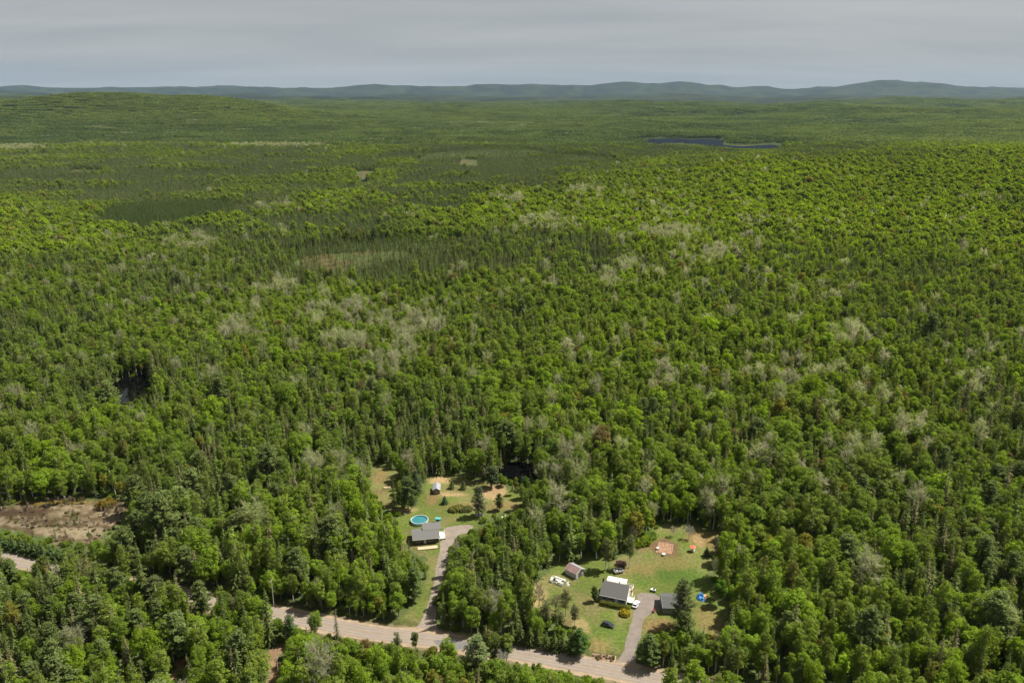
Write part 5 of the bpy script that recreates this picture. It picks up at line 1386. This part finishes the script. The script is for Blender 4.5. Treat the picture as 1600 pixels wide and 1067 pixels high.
G_LIME = (.155, .215, .024); G_MID = (.105, .150, .028); G_DARK = (.074, .094, .028); G_PINE = (.100, .120, .046); G_PALE = (.15, .165, .07); G_YEL = (.30, .26, .03); G_GREY = (.17, .17, .11); G_BLUE = (.104, .146, .044); G_RUST = (.20, .10, .055)
HAND = [  # kind, prototype, photo x, y of the foot, height m, width factor, tint, label, category
    ('cedar', 0, 928.5, 939, 6.3, 1.0, G_DARK, 'dense dark green cedar at the left corner of the white house', 'cedar'),
    ('shrub', 0, 977, 960, 2.3, 1.5, G_YEL, 'rounded yellow bush beside the drive at the end of the hedge', 'bush'),
    ('pine', 1, 1064, 980, 18.5, .80, G_PINE, 'tall spreading pine in front of the garage', 'pine'),
    ('pine', 3, 1066, 1014, 14.0, 1.0, G_DARK, 'dark pine just below the tall pine by the garage', 'pine'),
    ('pine', 2, 1013, 1040, 11.5, 1.15, G_BLUE, 'broad blue-green pine where the driveway meets the road', 'pine'),
    ('leafy', 5, 1036, 1040, 9.5, 1.0, (.135, .165, .03), 'small yellow-green tree next to the broad pine at the driveway mouth', 'tree'),
    ('spruce', 2, 1062, 1042, 8.0, .9, G_MID, 'young green spruce right of the driveway mouth pine', 'spruce'),
    ('spruce', 0, 1050, 1046, 7.0, 1.0, G_DARK, 'small dark spruce between driveway mouth pine and road', 'spruce'),
    ('aspen', 0, 1092, 1030, 10.0, 1.1, G_MID, 'thin green tree below the right-hand dry grass patch', 'tree'),
    ('aspen', 1, 1118, 1034, 11.0, 1.1, G_PALE, 'pale thin tree below the right-hand dry grass patch', 'tree'),
    ('spire', 1, 1098, 1005, 7.5, .9, G_DARK, 'single narrow spruce on the dry grass right of the tall pine', 'spruce'),
    ('aspen', 2, 1132, 1002, 8.0, .9, G_GREY, 'greyish thin tree at the edge of the dry grass right of the tall pine', 'tree'),
    ('leafy', 0, 1123, 945, 10.5, 1.0, (.10, .19, .025), 'bright green tree right of the blue tarpaulin', 'tree'),
    ('leafy', 4, 1152, 978, 11.0, .95, G_LIME, 'lime green spreading tree right of the dry grass patch', 'tree'),
    ('leafy', 1, 1180, 972, 11.5, .9, (.17, .21, .03), 'yellowish green tree behind the lime green spreading one', 'tree'),
    ('spruce', 1, 1135, 905, 13.0, .9, G_DARK, 'dark spruce shading the right edge of the back lawn', 'spruce'),
    ('spruce', 3, 1142, 880, 13.0, .9, G_DARK, 'dark spruce behind the parasol at the lawn edge', 'spruce'),
    ('aspen', 0, 1117, 868, 9.0, .9, G_GREY, 'thin grey-green tree beside the red parasol', 'tree'),
    ('fir', 1, 1104, 868, 4.0, 1.1, G_DARK, 'low dark fir bush beside the red parasol', 'bush'),
    ('bare', 0, 1052, 838, 4.5, 1.4, (.30, .28, .20), 'pale blossoming fruit tree behind the garden plot', 'tree'),
    ('bare', 2, 1076, 842, 5.5, 1.4, (.28, .28, .23), 'greyish spreading fruit tree at the top of the back lawn', 'tree'),
    ('shrub', 1, 1004, 850, 3.6, 1.5, G_LIME, 'bright green thicket left of the garden plot', 'bush'),
    ('shrub', 2, 1016, 840, 3.4, 1.5, (.12, .19, .03), 'green thicket above the garden plot', 'bush'),
    ('shrub', 0, 1000, 838, 3.4, 1.4, G_MID, 'dark green thicket farthest left of the garden plot', 'bush'),
    ('aspen', 0, 946, 890, 14.0, 1.35, (.15, .175, .05), 'light green tree with pale twin trunks behind the white house', 'tree'),
    ('aspen', 1, 951, 890, 12.5, .9, (.15, .175, .05), 'smaller pale-trunked tree touching the twin-trunked one', 'tree'),
    ('aspen', 2, 983, 887, 14.5, 1.2, (.14, .165, .05), 'light green tree with white trunk behind the trailer', 'tree'),
    ('shrub', 1, 970, 884, 2.8, 1.0, (.16, .10, .08), 'reddish brown bush next to the trailer', 'bush'),
    ('aspen', 1, 853, 985, 12.5, 1.3, G_PALE, 'sparse birch with white stem left of the front lawn', 'birch'),
    ('bare', 1, 868, 968, 10.0, 1.4, (.20, .19, .11), 'almost leafless young tree on the dirt left of the white house', 'tree'),
    ('aspen', 0, 884, 962, 10.5, 1.5, (.15, .155, .07), 'thin pale tree between the greenhouse and the front lawn', 'tree'),
    ('aspen', 2, 898, 978, 9.0, 1.5, (.15, .15, .07), 'thin pale tree nearest the black car', 'tree'),
    ('bare', 0, 842, 950, 9.0, 1.3, (.21, .20, .11), 'thin budding tree beside the sandy strip left of the greenhouse', 'tree'),
    ('aspen', 1, 876, 985, 8.0, 1.5, (.15, .17, .06), 'low pale tree above the roadside spruce row', 'tree'),
    ('spruce', 3, 870, 990, 8.5, 1.0, G_DARK, 'dark spruce above the roadside spruce row', 'spruce'),
    ('pine', 2, 904, 1024, 10.0, 1.05, (.078, .135, .036), 'bushy bright green pine at the corner of front lawn and road', 'pine'),
    ('fir', 0, 724, 764, 4.2, 1.1, G_DARK, 'dark young fir on the dry lawn above the pool', 'fir'),
    ('fir', 0, 706, 763, 4.0, 1.1, G_DARK, 'low dark fir next to the grey shed', 'fir'),
    ('fir', 0, 695, 787, 4.0, 1.1, (.05, .085, .035), 'round dark fir alone on the lawn above the pool', 'fir'),
    ('shrub', 0, 708, 798, 2.4, 1.6, (.17, .18, .05), 'low yellow-green bush at the end of the row behind the pool house', 'bush'),
    ('shrub', 2, 718, 796, 2.8, 1.6, (.18, .18, .05), 'yellow-green bush in the middle of the row behind the pool house', 'bush'),
    ('shrub', 1, 728, 798, 2.5, 1.6, (.14, .15, .05), 'dull green bush touching the grey pine', 'bush'),
    ('pine', 3, 748, 806, 14.0, .85, (.105, .120, .062), 'grey-green pine standing on the lawn right of the pool', 'pine'),
    ('pine', 0, 780, 797, 8.0, 1.0, G_DARK, 'dark young pine right of the sandy patch', 'pine'),
    ('cedar', 1, 768, 762, 11, 1.3, (.06, .08, .035), 'broad dark cedar below the black pond', 'cedar'),
    ('leafy', 5, 806, 772, 8.5, .95, (.17, .20, .03), 'small yellow-green tree right of the sandy patch', 'tree'),
    ('leafy', 2, 820, 778, 10.5, .9, (.09, .165, .03), 'bright green tree right of the sandy patch', 'tree'),
    ('pine', 1, 638, 797, 16.0, .95, (.088, .118, .038), 'large blue-green pine left of the pool lawn', 'pine'),
    ('spruce', 1, 616, 792, 13.0, 1.0, G_DARK, 'dark spruce beside the large pine left of the pool lawn', 'spruce'),
    ('pine', 0, 650, 778, 13.5, .8, (.07, .105, .045), 'grey-green pine behind the large pine left of the pool', 'pine'),
    ('spruce', 0, 657, 770, 14.0, .75, (.095, .095, .05), 'thin brownish spruce between large pine and grey shed', 'spruce'),
    ('spruce', 3, 629, 874, 11.0, .85, G_RUST, 'dying rust-brown spruce at the left end of the pool house', 'spruce'),
    ('spruce', 1, 640, 880, 10.5, .8, G_DARK, 'dark spruce next to the rust-brown one below the pool house', 'spruce'),
    ('pine', 1, 648, 938, 14.0, .9, G_BLUE, 'large blue-green pine left of the pool house driveway', 'pine'),
    ('shrub', 1, 690, 946, 4.0, 1.2, G_DARK, 'round dark bush right of the pool house driveway', 'bush'),
    ('leafy', 6, 718, 872, 10.0, .95, (.13, .165, .04), 'light green tree in the fork right of the pool house driveway', 'tree'),
    ('shrub', 0, 697, 962, 2.6, 1.6, G_PALE, 'pale bush at the mouth of the pool house driveway', 'bush'),
    ('bare', 1, 786, 1058, 9.5, 1.2, (.30, .29, .25), 'bare grey snag on the near side of the road opposite the driveways', 'tree'),
    ('pine', 1, 455, 1003, 10.5, .85, (.085, .13, .05), 'spreading pine standing before the road above the dirt track', 'pine'),
    ('spire', 0, 527, 996, 11.0, 1.1, (.11, .11, .07), 'greyish narrow spruce in front of the road', 'spruce'),
    ('spruce', 2, 490, 1000, 9.5, 1.0, G_DARK, 'dark spruce in front of the road next to the spreading pine', 'spruce'),
    ('leafy', 5, 650, 1024, 9.0, 1.0, (.13, .155, .05), 'rounded tree screening the road below the pool house drive', 'tree'),
    ('aspen', 1, 622, 1022, 9.0, 1.1, G_PALE, 'pale thin tree in front of the road left of the pool house drive', 'tree'),
    ('pine', 0, 745, 1060, 15.5, 1.1, (.135, .172, .066), 'big light green pine on the near side of the road below the drives', 'pine'),
    ('shrub', 2, 164, 792, 4.4, 1.4, (.19, .135, .028), 'ochre bush at the edge of the brown clearing', 'bush'),
    ('spire', 1, 88, 845, 8.0, .9, G_DARK, 'small dark spruce standing alone in the brown clearing', 'spruce'),
    ('spire', 2, 60, 815, 4.5, 1.0, G_MID, 'very small green spruce in the brown clearing', 'spruce'),
    ('spire', 1, 52, 838, 6.0, 1.0, G_DARK, 'small spruce at the left of the brown clearing near the fir row', 'spruce'),
    ('fir', 0, 120, 812, 2.6, 1.0, G_MID, 'tiny bushy fir in the middle of the brown clearing', 'fir'),
    ('spire', 0, 142, 850, 7.5, .9, G_DARK, 'small spruce at the lower edge of the brown clearing', 'spruce'),
]
for j, a in enumerate(np.linspace(0, 1, 8)):
    HAND.append(('spruce', j % 5, 800 + 92 * a + random.uniform(-2, 2), 1004 + 16 * a + random.uniform(-2, 2), 6.5 + 2.5 * random.random(), 1.7, G_DARK, None, 'spruce'))
rowr = random.Random(9)
def roadside(a, c_, n_, where):
    for j in range(n_):
        px_ = a + (c_ - a) * (j + .5) / n_ + rowr.uniform(-5, 5)
        py_ = float(np.interp(px_, [q[0] for q in ROAD_PX], [q[1] for q in ROAD_PX])) + 22 + rowr.uniform(0, 14)
        kd = rowr.choice(['pine', 'leafy', 'leafy', 'aspen', 'spruce', 'aspen'])
        tn_ = {'pine': G_PINE, 'leafy': (.125, .165, .035), 'aspen': (.16, .175, .06), 'spruce': G_DARK}[kd]
        f_ = rowr.uniform(.85, 1.15); tn_ = tuple(q * f_ for q in tn_)
        HAND.append((kd, rowr.randrange(3), px_, py_, rowr.uniform(11.5, 15), rowr.uniform(1.0, 1.25), tn_, ('R', kd, where), {'pine': 'pine', 'spruce': 'spruce'}.get(kd, 'tree')))
roadside(64, 284, 13, 'screening the road below the brown clearing')
roadside(348, 394, 3, 'screening the road left of the dirt track')
roadside(738, 796, 4, 'screening the road below the gap between the lots')
for j in range(13):
    px_ = -25 + 11.5 * j + rowr.uniform(-3, 3)
    py_ = float(np.interp(px_, [q[0] for q in ROAD_PX], [q[1] for q in ROAD_PX])) - 13 - rowr.uniform(0, 4)
    HAND.append(('fir', j % 2, px_, py_, rowr.uniform(4.5, 6.5), 1.15, (.062, .092, .03), ('R', 'fir', 'in the row between brown clearing and road'), 'fir'))
def proto_height(t):
    return max(v[2] for v in t.tr.v)
for kind, j, a, c, h_, wf, tn_, lb, cat in HAND:
    pr = NEAR[kind][j]
    if kind == 'shrub':
        s = h_ / 1.75
    else:
        s = h_ / proto_height(pr)
    p = ground_at(a, c)
    grp = None
    if isinstance(lb, tuple):
        w_ = {'pine': 'tufted pine', 'leafy': 'round green tree', 'aspen': 'pale thin tree', 'spruce': 'dark spruce', 'fir': 'low dark fir'}[lb[1]]
        grp = w_ + 's ' + lb[2]; lb = w_ + ' ' + lb[2]
    if lb is None:
        lb = 'dark spruce in the row along the road left of the front lawn'; grp = 'roadside row of dark spruces'
    nm = {'shrub': 'bush', 'leafy': 'leafy_tree'}.get(kind, NAMES[kind])
    if 'cedar' == cat: nm = 'cedar_tree'
    put_tree(kind, pr, p.x, p.y, -.05, (s * wf, s * wf, s), random.random() * 6.28, tn_, lb, grp, nm, cat)


# ------------------------------------------------------------------ haze
M_HAZE = bpy.data.materials.new('haze'); M_HAZE.use_nodes = True
hn = M_HAZE.node_tree.nodes; hn.clear()
ho = hn.new('ShaderNodeOutputMaterial'); hv = hn.new('ShaderNodeVolumePrincipled')
hv.inputs['Color'].default_value = (0.34, 0.50, 0.69, 1)
hv.inputs['Density'].default_value = 1.3e-5
hv.inputs['Anisotropy'].default_value = 0.0
M_HAZE.node_tree.links.new(hv.outputs[0], ho.inputs['Volume'])
hb = MB(); hb.box(-30000, 30000, -3000, 33000, -60, 900)
tag(hb.obj('haze', M_HAZE), 'thin blue-grey haze over the distant hills', None, None, 'stuff')
